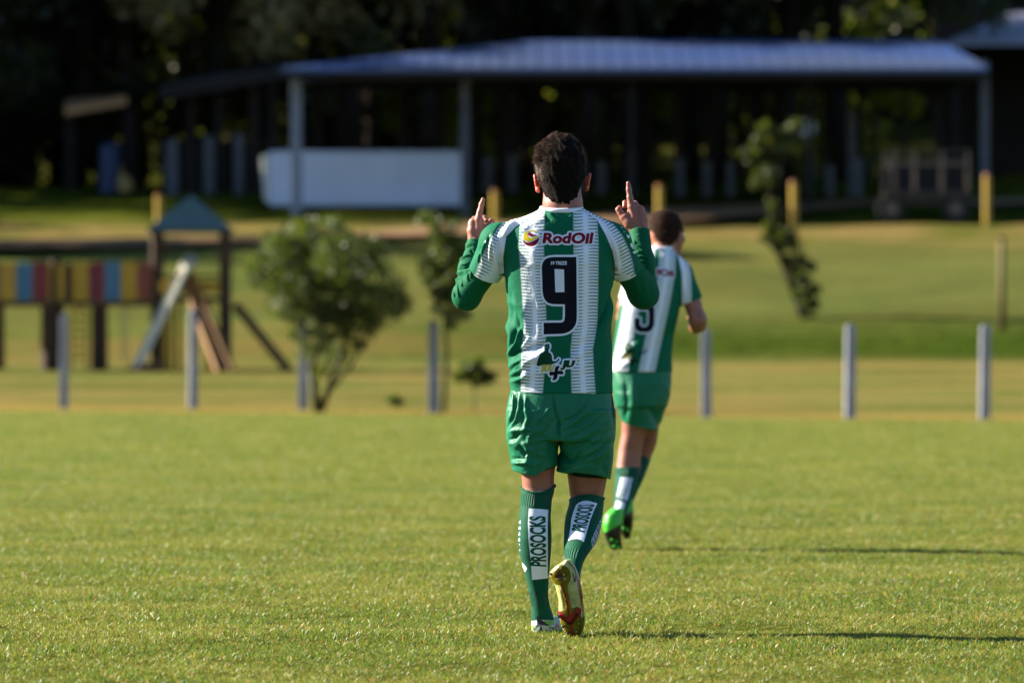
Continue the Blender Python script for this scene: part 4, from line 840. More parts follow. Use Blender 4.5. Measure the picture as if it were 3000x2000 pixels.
# ---------------- terrain ----------------
PY_=[0,88,92,100,115,124,131,150,158,165,178,200,225,300,420]; PZ_=[0,0,.02,.2,.47,.62,1.42,3.5,4.0,4.4,5.6,7,11,34,60]
_zz=np.linspace(0,420,2101); _pz=np.interp(_zz,PY_,PZ_); _pz=np.convolve(np.pad(_pz,7,mode='edge'),np.ones(15)/15,'valid')
def gz(x,y): return float(np.interp(y,_zz,_pz)) if y>86 else 0.
def W(px,py,d): return Vector(((px-1500)/F*d,d,CAMZ+(1000-py)/F*d))
def onground(px,d): x=(px-1500)/F*d; return Vector((x,d,gz(x,d)))
def terrain():
    ys_=np.r_[np.arange(-20,14,4),np.arange(14,34,.16),np.arange(34,90,1),np.arange(90,230,1),np.arange(230,421,6)]; xs_=np.r_[np.arange(-200,-30,8),np.arange(-30,-6,1.5),np.arange(-6,6,.16),np.arange(6,30,1.5),np.arange(30,201,8)]
    X,Y=np.meshgrid(xs_,ys_); Z=np.interp(Y,_zz,_pz); 
    n=np.array([noise.noise(Vector((x*.55,y*.55,0)))*.012+noise.noise(Vector((x*2.2,y*2.2,3)))*.012 if y<36 else 0 for x,y in zip(X.ravel(),Y.ravel())]).reshape(X.shape)
    far=np.array([noise.noise(Vector((x*.11,y*.16,7)))*.22+noise.noise(Vector((x*.5,y*.6,2)))*.05 if y>122 else 0 for x,y in zip(X.ravel(),Y.ravel())]).reshape(X.shape)
    Z=Z+n+far*np.clip((Y-122)/10,0,1)
    V=np.stack([X,Y,Z],-1).reshape(-1,3); a,b=X.shape; i=np.arange(a*b).reshape(a,b); Q=np.stack([i[:-1,:-1],i[:-1,1:],i[1:,1:],i[1:,:-1]],-1).reshape(-1,4)
    g=G('turf'); p=g.geo(); s=g.sep(p); y=s[1]
    n1=g.noise(.35,4,p); n2=g.noise(2.5,5,p,.6); n3=g.noise(22,4,p,.7); nl=g.noise(.9,3,g.mapv(p,(.25,1,1)))
    field=g.mix(g.step(n2,.35,.65),lin(84,98,34),lin(112,120,52)); field=g.mix(g.math('MULTIPLY',g.step(n1,.45,.65),.5),field,lin(124,120,60))
    field=g.mix(g.math('MULTIPLY',g.step(n3,.3,.7),.35),field,lin(70,82,28))
    near=g.mix(g.step(n3,.35,.65),lin(58,68,22),lin(84,84,38)); field=g.mix(g.step(y,52,34),field,near)
    yy=g.math('ADD',y,g.math('MULTIPLY',g.math('SUBTRACT',nl,.5),5.))
    yx=g.math('ADD',yy,g.math('MULTIPLY',s[0],.75))       # the fence runs slightly askew
    dry=g.mix(n3,lin(136,108,60),lin(108,104,50))
    ye=g.math('ADD',yx,g.math('MULTIPLY',g.math('SUBTRACT',g.noise(1.3,3,p),.5),5.)); c=g.mix(g.step(ye,74.5,79.5),field,dry)
    rough_=g.mix(g.step(n2,.35,.65),lin(84,90,44),lin(104,104,56)); rough_=g.mix(g.step(g.noise(.5,3,g.mapv(p,(.4,1,1))),.42,.62),rough_,lin(116,100,58))
    mot=g.step(g.noise(.28,5,g.mapv(p,(.35,1,1)),.65),.45,.62); rough_=g.mix(g.math('MULTIPLY',mot,.55),rough_,lin(58,70,28)); c=g.mix(g.step(ye,82.5,90),c,rough_)
    bank=g.mix(g.step(n2,.3,.7),lin(28,44,10),lin(60,76,22)); c=g.mix(g.math('MULTIPLY',g.step(yy,121,126),g.step(s[0],-6,5,.35,.95)),c,bank)
    slope=g.mix(g.step(g.noise(.22,4,p),.38,.62),lin(72,80,40),lin(88,92,48)); slope=g.mix(g.math('MULTIPLY',g.step(n2,.45,.8),.5),slope,lin(62,68,32)); slope=g.mix(g.math('MULTIPLY',mot,.35),slope,lin(96,84,44)); c=g.mix(g.step(yy,128,135),c,slope)
    top=g.mix(g.step(n1,.4,.6),lin(112,96,58),lin(78,80,34)); c=g.mix(g.step(yy,148,157),c,top)
    lawn=g.mix(g.step(n1,.4,.6),lin(44,56,14),lin(74,80,26)); c=g.mix(g.step(yy,164,168),c,lawn)
    litter=g.mix(n2,lin(36,32,18),lin(60,64,26)); c=g.mix(g.step(yy,186,200),c,litter)
    g.set(Base_Color=c,Roughness=.85); g.b.inputs['Specular IOR Level'].default_value=.0
    g.bump(g.math('ADD',n3,g.math('MULTIPLY',n2,2.)),.02); MT['turf']=g.m
    o=mesh_np('ground',V,Q,g.m); tag(o,kind='structure'); return o
terrain()
def ribbon(name,rowsfn,mat,x0,x1,n=60,lift=.05,m=6):
    V=[];Fq=[]
    for i in range(n+1):
        x=x0+(x1-x0)*i/n; a,b=rowsfn(x)
        for j in range(m+1): y=a+(b-a)*j/m; V.append((x,y,gz(x,y)+lift+(.12 if y>124 else 0)))
    for i in range(n):
        for j in range(m): k=i*(m+1)+j; Fq.append((k,k+m+1,k+m+2,k+1))
    return tag(mesh_np(name,V,Fq,mat),kind='structure')
simple('dirt',(118,92,66),rough=.95,var=.3,scale=1.5,spec=.1); simple('asphalt',(58,56,60),rough=.85,var=.2,scale=3,spec=.2)
def d_at(py):
    ds=np.arange(100,200,.25); pp=[1000-(gz(0,q)-CAMZ)/q*F for q in ds]; return float(np.interp(-py,[-v for v in pp],ds))
RD=[(-60,d_at(748),d_at(722)),(-15,d_at(745),d_at(720)),(-9,d_at(738),d_at(716)),(-4,d_at(716),d_at(694)),(0,d_at(694),d_at(668)),(4,d_at(664),d_at(626)),(8,d_at(640),d_at(612)),(11,d_at(616),d_at(598)),(60,d_at(600),d_at(590))]
rx=[r[0] for r in RD]
ribbon('gravel_road',lambda x:(float(np.interp(x,rx,[r[1] for r in RD])),float(np.interp(x,rx,[r[2] for r in RD]))),MT['dirt'],-60,60,n=240)
simple('concrete_floor',(96,92,92),rough=.9,var=.2,scale=2); 

# ---------------- fence posts at the edge of the pitch ----------------
simple('post_concrete',(134,138,151),rough=.85,var=.2,scale=9,bump=.004,spec=.2); simple('post_white',(128,134,150),rough=.8,var=.2,scale=6,spec=.2)
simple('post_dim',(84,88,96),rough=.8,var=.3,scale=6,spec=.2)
simple('yellow_paint',(150,122,8),rough=.5,var=.15); simple('wire',(120,120,122),rough=.4,var=0,metal=.8)
fp=[(187,1197,920,'leftmost of the post row, below the coloured walkway'),(565,1197,908,'second from the left, in front of the play tower'),(887,1200,930,'standing just left of the trunks of the round bush'),(1270,1208,938,'between the round bush and the players'),(1662,1215,945,'hidden behind the foreground player'),(2070,1222,965,'below the elbow of the jogging player'),(2490,1225,950,'second from the right edge, in open grass'),(2885,1228,952,'rightmost of the post row')]
proto=None
for px,pb,pt,lb in fp:
    d=CAMZ*F/(pb-1000); h=(pb-pt)/F*d; loc=Vector(((px-1500)/F*d,d,0)); w=.14
    if proto is None:
        m=MB(); n=0
        for z0,z1,a,b_ in((0,h-.04,w,w*.9),(h-.04,h,w*.9,w*.6)):
            vs=[(sx*a/2,sy*a/2,z0) for sx,sy in((-1,-1),(1,-1),(1,1),(-1,1))]+[(sx*b_/2,sy*b_/2,z1) for sx,sy in((-1,-1),(1,-1),(1,1),(-1,1))]
            m.add(vs,[(0,1,5,4),(1,2,6,5),(2,3,7,6),(3,0,4,7),(3,2,1,0),(4,5,6,7)])
        proto=m.build('fence_post',MT['post_concrete'],None,bevel=.008); o=proto; h0=h
    else: o=proto.copy(); COL.objects.link(o); o.scale.z=h/h0
    o.location=loc; o.rotation_euler.z=random.uniform(-.2,.2); o.rotation_euler.y=random.uniform(-.01,.012)
    tag(o,'concrete fence post, '+lb,'post','concrete fence posts along the pitch')

# ---------------- playground ----------------
simple('log_brown',(56,34,14),rough=.8,var=.35,scale=6,bump=.01); simple('plank_yellow',(176,134,12),rough=.55,var=.15); simple('plank_blue',(46,104,136),rough=.55,var=.15); simple('plank_red',(112,12,30),rough=.55,var=.15); simple('plank_rust',(128,54,22),rough=.55,var=.15)
simple('roof_teal',(5,34,42),rough=.35,var=.1,spec=.6); simple('slide_metal',(205,198,178),rough=.4,var=.08,metal=.0,spec=.6); simple('log_tan',(86,62,26),rough=.8,var=.3,scale=5,bump=.01); simple('rope_grey',(120,120,120),var=.1)
D=115.; DG=gz(0,D)
def pg(px,py,dy=0.): 
    v=W(px,py,D+dy); return v
tower=empty('play_tower',pg(555,1085),'wooden play tower with teal pyramid roof, coloured plank walkway and slide','playground')
tl=tower.location.copy()
def L(px,py,dy=0.):
    v=W(px,py,D); return (v.x-tl.x,dy,v.z-tl.z)
gb=lambda dy:gz(0,D+dy)-tl.z
for px in(455,655):
    for dy in(0,1.45): 
        a=L(px,1085,dy); MB().tube((a[0],dy,gb(dy)-.05),L(px,668,dy),.095,.085,12).build('post',MT['log_brown'],tower,smooth=False)
ap=L(555,568,.72); ev=[L(432,672,-.25),L(676,672,-.25),L(676,672,1.7),L(432,672,1.7)]
MB().add(ev+[ap]+[(p[0],p[1],p[2]-.06) for p in ev],[(0,1,4),(1,2,4),(2,3,4),(3,0,4),(0,5,6,1),(1,6,7,2),(2,7,8,3),(3,8,5,0),(5,8,7,6)]).build('roof',MT['roof_teal'],tower)
def boxpx(x0,x1,y0,y1,dy,th,name,mat,par=tower,bev=.006):
    a=L(x0,y1,dy); c=L(x1,y0,dy); return MB().box(((a[0]+c[0])/2,dy,(a[2]+c[2])/2),(abs(c[0]-a[0]),th,abs(c[2]-a[2]))).build(name,mat,par,bevel=bev)
boxpx(445,665,868,884,.72,1.6,'deck',MT['log_brown']); boxpx(445,665,806,815,-.02,.07,'rail',MT['log_brown']); boxpx(445,665,822,858,.0,.05,'side_board',MT['plank_yellow'])
# walkway: individual pales
seq=['plank_yellow','plank_yellow','plank_blue','plank_blue','plank_red','plank_red','plank_yellow','plank_yellow','plank_brown','plank_yellow','plank_yellow','plank_red','plank_red','plank_blue','plank_blue','plank_yellow','plank_yellow','plank_rust','plank_rust']
MT['plank_brown']=MT['log_brown']
for row,dy in(('front',-.0),('back',1.2)):
    x=-118 if row=='front' else -118; i=0
    sq=(['plank_red','plank_blue','plank_blue','plank_yellow','plank_rust']+seq)
    while x<440 and i<len(sq):
        if row=='front' or True: boxpx(x+1.2,x+22.2,(768 if row=='front' else 776)+random.uniform(-3,3),880,dy,.028,'plank',MT[sq[i]] if row=='front' else MT[sq[::-1][i]],bev=0)
        x+=23.6; i+=1
for dy in(.05,1.15): boxpx(-120,448,786,793,dy,.05,'rail',MT['log_brown']); boxpx(-120,448,862,869,dy,.05,'rail',MT['log_brown'])
boxpx(-120,448,882,897,.6,1.3,'walkway_floor',MT['log_brown'])
for px,w in((140,.17),(160,.12),(285,.15),(-20,.15)):
    for dy in(.05,1.15): a=L(px,1080,dy); MB().tube((a[0],dy,gb(dy)-.05),L(px,890 if px!=160 else 760,dy),w*.9,w*.8,10).build('post',MT['log_brown'],tower)
for px in(212,258): a=L(px,1080,-.15); MB().tube((a[0],-.35,gb(-.35)),L(px,890,-.05),.03,.03,8).build('ladder_rail',MT['plank_yellow'],tower)
for q in range(7): py=905+q*24; MB().tube(L(210,py,-.2),L(260,py,-.2),.03,.03,8).build('rung',MT['plank_yellow'],tower)
# metal slide
def slab(a,b,w,th,name,mat,par=tower,side=None):
    a=Vector(a);b=Vector(b); d=(b-a); mid=(a+b)/2; q=d.to_track_quat('X','Z').to_matrix(); o=MB(); o.box(mid,(d.length,w,th),q)
    if side:
        for sg in(-1,1): o.box(mid+q@Vector((0,sg*w/2,.03)),(d.length,.04,.08),q)
    return o.build(name,mat,par,bevel=.004)
slab(L(552,772,-.1),L(408,1075,-.5),.34,.05,'slide',MT['slide_metal'],side=1); MB().tube(L(557,765,-.28),L(557,765,.12),.14,.14,12).build('slide_top_roller',MT['rope_grey'],tower); MB().box(L(408,1082,-.55),(.35,.45,.14)).build('slide_foot',MT['roof_teal'],tower)
MB().box((L(450,1095,-1.0)[0],-1.0,gb(-1.)+.06),(.5,.35,.22)).build('rubber_block',MT['log_brown'],tower,bevel=.05)
# climbing ramp with red boards between yellow beams
simple('ramp_rust',(88,34,12),rough=.7,var=.2); simple('ramp_red',(66,10,14),rough=.7,var=.2); simple('ramp_yellow',(132,84,6),rough=.6,var=.15)
for x0,x1,nm,mt in((560,690,'ramp_beam','ramp_yellow'),(530,650,'ramp_beam','ramp_yellow')):
    a=Vector(L(x0,800,-.1)); c=Vector(L(x1,1088,-1.3)); MB().tube(a,c,.075,.075,8).build(nm,MT[mt],tower)
for q in range(9):
    t=(q+.5)/9; a=Vector(L(530,810,-.1)).lerp(Vector(L(645,1085,-1.25)),t); c=Vector(L(562,805,-.1)).lerp(Vector(L(688,1088,-1.28)),t); MB().box((a+c)/2,((c-a).length*.8,.04,.2),None).build('ramp_board',MT['ramp_rust' if q<3 else 'ramp_red'],tower)
for px in(478,496,520,610): a=L(px,1085,.2); MB().tube((a[0],.2,gb(.2)),L(px,884,.2),.055,.05,8).build('support_pole',MT['plank_yellow'],tower)
MB().tube(L(690,895,.3),(L(848,1085)[0],-.6,gb(-.6)+.02),.1,.1,10).build('balance_log',MT['log_tan'],tower)
tf_=MB()
for px in(358,372): tf_.tube(L(px,884,.1),L(px,1060,.1),.012,.012,6)
tf_.build('swing_rope',MT['rope_grey'],tower)

# ---------------- trees and shrubs ----------------
def leafmat(name,c1,c2,tr=.45,rough=.5):
    g=G(name); r=g.new('ShaderNodeNewGeometry').outputs['Random Per Island']; col=g.mix(r,lin(*c1),lin(*c2)); g.set(Base_Color=col,Roughness=rough)
    g.b.inputs['Specular IOR Level'].default_value=.4
    t=g.new('ShaderNodeBsdfTranslucent'); g.put(t.inputs[0],g.mix(.5,col,lin(150,170,40))); mx=g.new('ShaderNodeMixShader'); mx.inputs[0].default_value=tr
    g.nt.links.new(g.b.outputs[0],mx.inputs[1]); g.nt.links.new(t.outputs[0],mx.inputs[2]); g.nt.links.new(mx.outputs[0],g.n['Material Output'].inputs[0]); MT[name]=g.m; return g.m
leafmat('leaf_mid',(30,42,16),(56,66,28)); leafmat('leaf_dark',(10,16,8),(26,32,14),.2); leafmat('leaf_olive',(40,46,20),(70,66,36),.3); leafmat('leaf_lime',(120,140,34),(166,156,54),.5); leafmat('leaf_forest',(12,17,8),(32,34,16),.22); leafmat('leaf_gold',(90,76,38),(70,70,30),.35)
leafmat('leaf_sunlit',(120,112,74),(158,140,98),.3)  # sunlight put into the leaf colour, for crowns that stand in shade
simple('bark',(28,22,16),rough=.9,var=.4,scale=5,bump=.02,spec=.1); simple('bark_pale',(44,36,28),rough=.9,var=.4,scale=4,bump=.02,spec=.1); simple('bark_green',(58,62,30),rough=.8,var=.3,scale=6)
def leaves(clumps,n,size,rng,shell=.45):
    c=np.array([q[:3] for q in clumps]); r=np.array([q[3] for q in clumps]); wt=r**2; k=rng.choice(len(c),n,p=wt/wt.sum())
    u=rng.normal(size=(n,3)); u/=np.linalg.norm(u,axis=1,keepdims=True); rad=rng.uniform(shell,1,n)**.7
    p=c[k]+u*(r[k]*rad)[:,None]*np.array([1,1,.8]); p+=rng.normal(0,.06,(n,3))*r[k][:,None]
    a=rng.normal(size=(n,3)); a/=np.linalg.norm(a,axis=1,keepdims=True); b=np.cross(a,rng.normal(size=(n,3))); b/=np.linalg.norm(b,axis=1,keepdims=True)
    s=size*rng.uniform(.6,1.4,n)[:,None]; V=np.stack([p-a*s,p-b*s*.45+a*s*.1,p+a*s,p+b*s*.45-a*s*.1],1).reshape(-1,3); return V,np.arange(4*n).reshape(-1,4)
def tree(name,loc,trunk,clumps,n,size,leaf,bark,label,cat,group=None,twigs=8,seed=0):
    """trunk: list of (x,y,z,r) chains, local; clumps local"""
    rng=np.random.default_rng(seed); root=empty(name,loc,label,cat,group); m=MB()
    for ch in trunk:
        for a,b_ in zip(ch[:-1],ch[1:]): m.tube(a[:3],b_[:3],a[3],b_[3],8)
    base=trunk[0][-1]
    for c in clumps[:twigs]: m.tube(base[:3],c[:3],base[3]*.6,.01+.1*base[3],5,cap=False)
    m.build('trunk',MT[bark],root,smooth=True); V,Q=leaves(clumps,n,size,rng); mesh_np('crown',V,Q,MT[leaf],root,smooth=False); return root
rr=random.Random(5)
leafmat('leaf_shrub',(20,36,9),(56,74,24),.25)
# round bush behind the third post
d=84.; b0=onground(930,d); s_=d/F
def cl(px,py,r,dy=0): v=W(px,py,d); return (v.x-b0.x,dy,v.z-b0.z,r)
cs=[cl(x,y,r,rr.uniform(-.4,.4)) for x,y,r in[(800,800,.42),(760,790,.3),(830,740,.40),(880,700,.36),(950,680,.32),(940,760,.5),(1010,760,.5),(1060,740,.4),(1080,830,.55),(1000,860,.6),(920,860,.5),(1120,890,.42),(1160,890,.25),(860,850,.4),(1040,930,.36),(960,940,.36),(820,900,.2),(980,660,.16),(900,660,.14),(800,700,.2),(1010,690,.16),(1090,960,.2),(1010,1000,.25),(860,920,.22),(1050,1010,.15),(880,975,.2),(930,1000,.26),(965,1045,.2),(900,1030,.16),(940,1090,.12),(1000,1050,.14)]]
tree('shrub',b0,[[(0,0,0,.06),(-.1,0,.6,.05),(0.1,0,1.3,.035)],[(.05,0,0,.05),(.35,.1,.9,.04),(.6,0,1.5,.02)],[(0,0,0,.05),(-.05,.1,.8,.03),(.02,0,1.6,.02)],[(0,0,.1,.035),(.5,-.1,.7,.025),(1.0,0,1.6,.015)]],cs,13000,.042,'leaf_shrub','bark_green','round leafy shrub with several thin trunks behind the fence','tree',twigs=16,seed=1)
b0=onground(1300,d)
cs=[cl(x,y,r,rr.uniform(-.15,.15)) for x,y,r in[(1250,640,.16),(1275,660,.13),(1300,700,.2),(1290,760,.26),(1340,720,.25),(1350,790,.3),(1300,830,.28),(1260,800,.2),(1345,860,.24),(1300,900,.2),(1350,920,.16),(1240,760,.12),(1330,660,.1),(1320,740,.22),(1280,690,.15),(1320,950,.12),(1290,860,.16)]]
tree('sapling',b0,[[(0,0,0,.035),(.05,0,.9,.03),(0,0,1.6,.02),(-.1,0,2.4,.01)]],cs,4200,.040,'leaf_shrub','bark_green','slender young tree with sparse leaves beside the left elbow of player nine','tree',twigs=10,seed=2)
d=88.; b0=onground(1390,d)
tree('low_bush',b0,[[(0,0,0,.02),(0,0,.25,.012)]],[cl(x,y,r) for x,y,r in[(1370,1085,.16),(1395,1060,.14),(1400,1100,.2),(1430,1105,.14),(1345,1105,.12)]],1500,.035,'leaf_mid','bark_green','low dark bush on the grass beside player nine\'s left thigh','bush',twigs=3,seed=3)
d=90.; b0=onground(1152,d)
tree('weed_tuft',b0,[[(0,0,0,.01),(0,0,.1,.006)]],[(0,0,.12,.12),(.1,0,.08,.08)],350,.03,'leaf_mid','bark_green','small dark weed tuft in the grass right of the round shrub','plant',twigs=1,seed=4)
# leaning young tree on the bank
d=133.; b0=onground(2360,d)
def c3(px,py,r,dy=0): v=W(px,py,d); return (v.x-b0.x,dy,v.z-b0.z,r)
def t3(lst): return [c3(x,y,r) for x,y,r in lst]
cs=[c3(x,y,r,rr.uniform(-.15,.15)) for x,y,r in[(2365,890,.2),(2375,930,.13),(2385,850,.16),(2350,820,.17),(2375,780,.14),(2330,790,.14),(2385,890,.14),(2345,760,.12),(2280,720,.2),(2300,690,.22),(2260,680,.16),(2320,720,.14),(2240,700,.12),(2275,640,.12),(2262,610,.12),(2268,580,.14),(2255,660,.14),(2262,540,.15),(2250,500,.16),(2272,600,.13),(2345,860,.14),(2310,760,.13)]]
leafmat('leaf_tree',(16,24,10),(36,46,18),.3)
tree('leaning_tree',b0,[t3([(2360,955,.075),(2335,880,.08),(2300,780,.085),(2268,700,.085),(2262,620,.075),(2262,520,.06),(2250,430,.03)])],cs,2700,.08,'leaf_tree','bark','young tree with a kinked leaning trunk on the grass bank at the right','tree',twigs=12,seed=5)
o=[x for x in COL.objects if x.name=='leaning_tree'][0]
V,Q=leaves([c3(x,y,r,rr.uniform(-.2,.2)) for x,y,r in[(2240,380,.22),(2225,420,.22),(2215,460,.26),(2230,510,.2),(2215,540,.14),(2300,400,.24),(2330,370,.2),(2290,450,.24),(2265,520,.22),(2340,430,.16),(2180,450,.12),(2275,570,.14)]],2000,.075,np.random.default_rng(6)); mesh_np('upper_crown',V,Q,MT['leaf_tree'],o,smooth=False)
# bare pole on the bank at the right
simple('pole_wood',(92,80,40),rough=.8,var=.2)
d=130.; b0=onground(2935,d); pr=empty('wooden_pole',b0,'thin tall wooden pole standing on the grass slope near the right edge','pole'); 
v=W(2935,700,d)-b0; MB().tube((0,0,-.05),(v.x,0,v.z),.09,.075,10).build('shaft',MT['pole_wood'],pr,smooth=True); MB().tube((v.x,0,v.z),(v.x,0,v.z+.05),.095,.07,10).build('cap',MT['bark'],pr)
# yellow posts along the road
yb=[(465,600,668,164,'between the dark lawn and the play tower roof'),(1450,560,655,163,'beside the left pointing hand'),(1932,545,640,163,'just above the jogging player\'s head'),(2325,535,665,161,'right of the leaning tree'),(2892,515,630,163,'at the foot of the shed\'s right corner post')]
py_=None
for px,pt,pb,dd,lb in yb:
    g0=onground(px,dd); h=max(.8,CAMZ+(1000-pt)/F*dd-g0.z-.12)
    if py_ is None:
        py_=empty('bollard',g0); MB().tube((0,0,0),(0,0,1),.10,.10,12).build('shaft',MT['yellow_paint'],py_,smooth=False); MB().tube((0,0,1),(0,0,1.05),.11,.07,12).build('cap',MT['plank_rust'],py_)
        o=py_
    else: o=copy_tree(py_)
    o.location=g0+Vector((0,0,.1)); o.scale=(1,1,h); tag(o,'yellow roadside post '+lb,'bollard','yellow posts along the gravel road')

# ---------------- sheds ----------------
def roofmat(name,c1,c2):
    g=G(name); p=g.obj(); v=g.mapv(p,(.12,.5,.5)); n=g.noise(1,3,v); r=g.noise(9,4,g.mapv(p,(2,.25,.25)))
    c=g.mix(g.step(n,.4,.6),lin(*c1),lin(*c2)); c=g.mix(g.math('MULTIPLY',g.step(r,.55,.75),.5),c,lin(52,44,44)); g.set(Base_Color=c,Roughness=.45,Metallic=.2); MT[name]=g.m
roofmat('roof_sheet',(48,74,128),(66,80,112)); roofmat('roof_grey',(112,118,140),(124,124,142))  # blue of the shed roof: sky reflection put into the base colour
simple('roof_under',(24,20,18),rough=.9,var=.2); simple('timber_dark',(24,19,16),rough=.9,var=.3,scale=3); simple('beam_sunlit',(178,136,92),rough=.8,var=.2); simple('roof_thatch',(28,23,19),rough=.95,var=.4,scale=4)  # shelter beam colour is raised to look sunlit although it stands in shade
def hiproof(root,x0,x1,rx0,rx1,y0,y1,ze,zr,mat,th=.12,seams=22,name='roof'):
    """eaves corners, ridge ends; in world coordinates relative to root"""
    o=root.location; ym=(y0+y1)/2
    q=lambda x,y,z:Vector((x,y,z))-o
    E=[q(x0,y0,ze),q(x1,y0,ze),q(x1,y1,ze),q(x0,y1,ze)]; Rg=[q(rx0,ym,zr),q(rx1,ym,zr)]
    m=MB(); low=[p-Vector((0,0,th)) for p in E+Rg]; vs=E+Rg+low
    m.add(vs,[(0,1,5,4),(1,2,5),(2,3,4,5),(3,0,4),(6,10,11,7),(7,11,8),(8,11,10,9),(9,10,6),(0,6,7,1),(1,7,8,2),(2,8,9,3),(3,9,6,0)]); r=m.build(name,mat,root)
    # standing seams on the front slope
    sm=MB()
    for i in range(seams):
        x=x0+(x1-x0)*(i+.5)/seams
        t=1. if rx0<=x<=rx1 else ((x-x0)/(rx0-x0) if x<rx0 else (x1-x)/(x1-rx1)); 
        a=q(x,y0,ze+.02); c=q(x,y0+(ym-y0)*t,ze+(zr-ze)*t+.02); sm.tube(a,c,.014,.014,4)
    sm.build('roof_seam',mat,r)['kind']='stuff'; return r
A=170.; g0=onground(1860,A); shed=empty('open_shed',g0,'long open-sided shed with a sky-tinted sheet-metal hip roof behind the pitch','shed')
xw=lambda px,d:(px-1500)/F*d
zw=lambda py,d:CAMZ+(1000-py)/F*d
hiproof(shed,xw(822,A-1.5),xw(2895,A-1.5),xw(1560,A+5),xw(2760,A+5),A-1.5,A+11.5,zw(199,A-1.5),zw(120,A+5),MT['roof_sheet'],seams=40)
MB().box((0,-1.35,zw(222,A)-g0.z),(xw(2890,A)-xw(830,A),.12,.3)).build('fascia_beam',MT['timber_dark'],shed)
for px,w,pt,mt in((868,.30,205,'post_white'),(1362,.26,205,'post_dim'),(1850,.16,215,'timber_dark'),(2372,.16,215,'timber_dark'),(2885,.24,180,'post_dim')):
    p=onground(px,A); MB().box((p.x-g0.x,0,(zw(pt,A)-.1+p.z)/2-g0.z),(w,w,zw(pt,A)-.1-p.z+.2)).build('post',MT[mt],shed,bevel=.01)
for px in(930,1000,1090,1180,1290,1390,1480,1580,1690,1780,1900,1990,2080,2200,2290,2420,2520,2650,2750):
    p=onground(px,A+10); MB().box((p.x-g0.x,10,(zw(215,A)+p.z)/2-g0.z-.1),(random.choice([.14,.2,.3]),.22,zw(215,A)-p.z+.3)).build('post',MT['timber_dark'],shed)
for dy in(2.2,5,8): MB().box((0,dy,zw(215,A)-g0.z+.12),(xw(2860,A)-xw(860,A),.12,.2)).build('rafter_beam',MT['timber_dark'],shed)
# second roof, upper right
B_=188.; g1=onground(3060,B_); sh2=empty('pavilion',g1,'grey-roofed pavilion rising above the right end of the long shed, cut by the frame','shed')
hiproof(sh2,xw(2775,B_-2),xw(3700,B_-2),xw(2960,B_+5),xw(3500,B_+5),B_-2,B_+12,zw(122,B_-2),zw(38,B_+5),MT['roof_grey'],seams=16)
for px in(2800,3100,3400,3680): p=onground(px,B_); MB().box((p.x-g1.x,0,(zw(122,B_)+p.z)/2-g1.z),(.22,.22,zw(122,B_)-p.z)).build('post',MT['timber_dark'],sh2)
MB().box((xw(3240,B_)-g1.x,9,3.2),(xw(3690,B_)-xw(2800,B_),.15,6.4)).build('rear_wall',MT['timber_dark'],sh2)
# left shed: dark low roof falling to the left
Cc=178.; g2=onground(650,Cc); sh3=empty('thatched_shelter',g2,'dark low shelter with a sloping roof joined to the left end of the long shed','shed')
q=lambda px,py,dd:W(px,py,dd)-g2
m=MB(); T=[q(470,262,Cc-1),q(640,232,Cc-1),q(850,196,Cc-1),q(900,182,Cc+7),q(640,212,Cc+7),q(480,246,Cc+7)]; m.add(T+[p-Vector((0,0,.35)) for p in T],[(0,1,4,5),(1,2,3,4),(6,11,10,7),(7,10,9,8),(0,6,7,1),(1,7,8,2),(2,8,9,3),(3,9,10,4),(4,10,11,5),(5,11,6,0)]); m.build('roof',MT['roof_thatch'],sh3)
for px,w,mt in((505,.35,'post_dim'),(560,.2,'timber_dark'),(612,.3,'post_dim'),(640,.2,'timber_dark'),(700,.28,'post_dim'),(745,.3,'timber_dark'),(800,.25,'timber_dark')):
    p=onground(px,Cc); top=zw(262-(px-470)*.17,Cc)-.2
    full=mt=='timber_dark'; zt=top if full else p.z+(top-p.z)*.55
    MB().box((p.x-g2.x,0,(zt+p.z)/2-g2.z),(w,w,zt-p.z)).build('post',MT[mt],sh3)
MB().box((q(640,500,Cc).x,2.5,1.0),(xw(840,Cc)-xw(480,Cc),.12,1.7)).build('low_wall',MT['timber_dark'],sh3)
# kiosk roof far left
Dk=182.; g3=onground(280,Dk); kk=empty('picnic_shelter',g3,'small shelter with a sunlit-coloured roof edge among the dark trees at the far left','shed')
q3=lambda px,py,dd:W(px,py,dd)-g3
m=MB(); T=[q3(190,318,Dk-1),q3(372,286,Dk-1),q3(372,276,Dk+3),q3(190,290,Dk+3)]; m.add(T+[p-Vector((0,0,.22)) for p in T],[(0,1,2,3),(4,7,6,5),(0,4,5,1),(1,5,6,2),(2,6,7,3),(3,7,4,0)]); m.build('roof',MT['beam_sunlit'],kk)
for px in(205,378): p=q3(px,0,Dk); zt=q3(px,300,Dk).z-.15; MB().box((p.x,0,zt/2),(.3,.3,zt)).build('post',MT['timber_dark'],kk)
simple('blue_plastic',(24,48,92),rough=.5,var=.1); simple('stone_tan',(150,130,80),rough=.9,var=.2)
p=onground(322,Dk-2); bb=empty('blue_barrel',p,'dark blue barrel standing under the trees at the far left','barrel'); MB().tube((0,0,0),(0,0,1.5),.34,.34,14).build('drum',MT['blue_plastic'],bb,smooth=False); MB().tube((0,0,1.5),(0,0,1.56),.36,.30,14).build('lid',MT['blue_plastic'],bb)
p=onground(368,Dk-3); V,Q=(lambda s:s.mesh(1))(SDF((-.4,-.4,-.1),(.4,.4,.7),.04).ell((0,0,.28),(.26,.26,.30),0)); o=mesh_np('boulder',V,Q,MT['stone_tan']); o.location=p; tag(o,'pale rounded boulder on the lawn right of the blue barrel','stone')
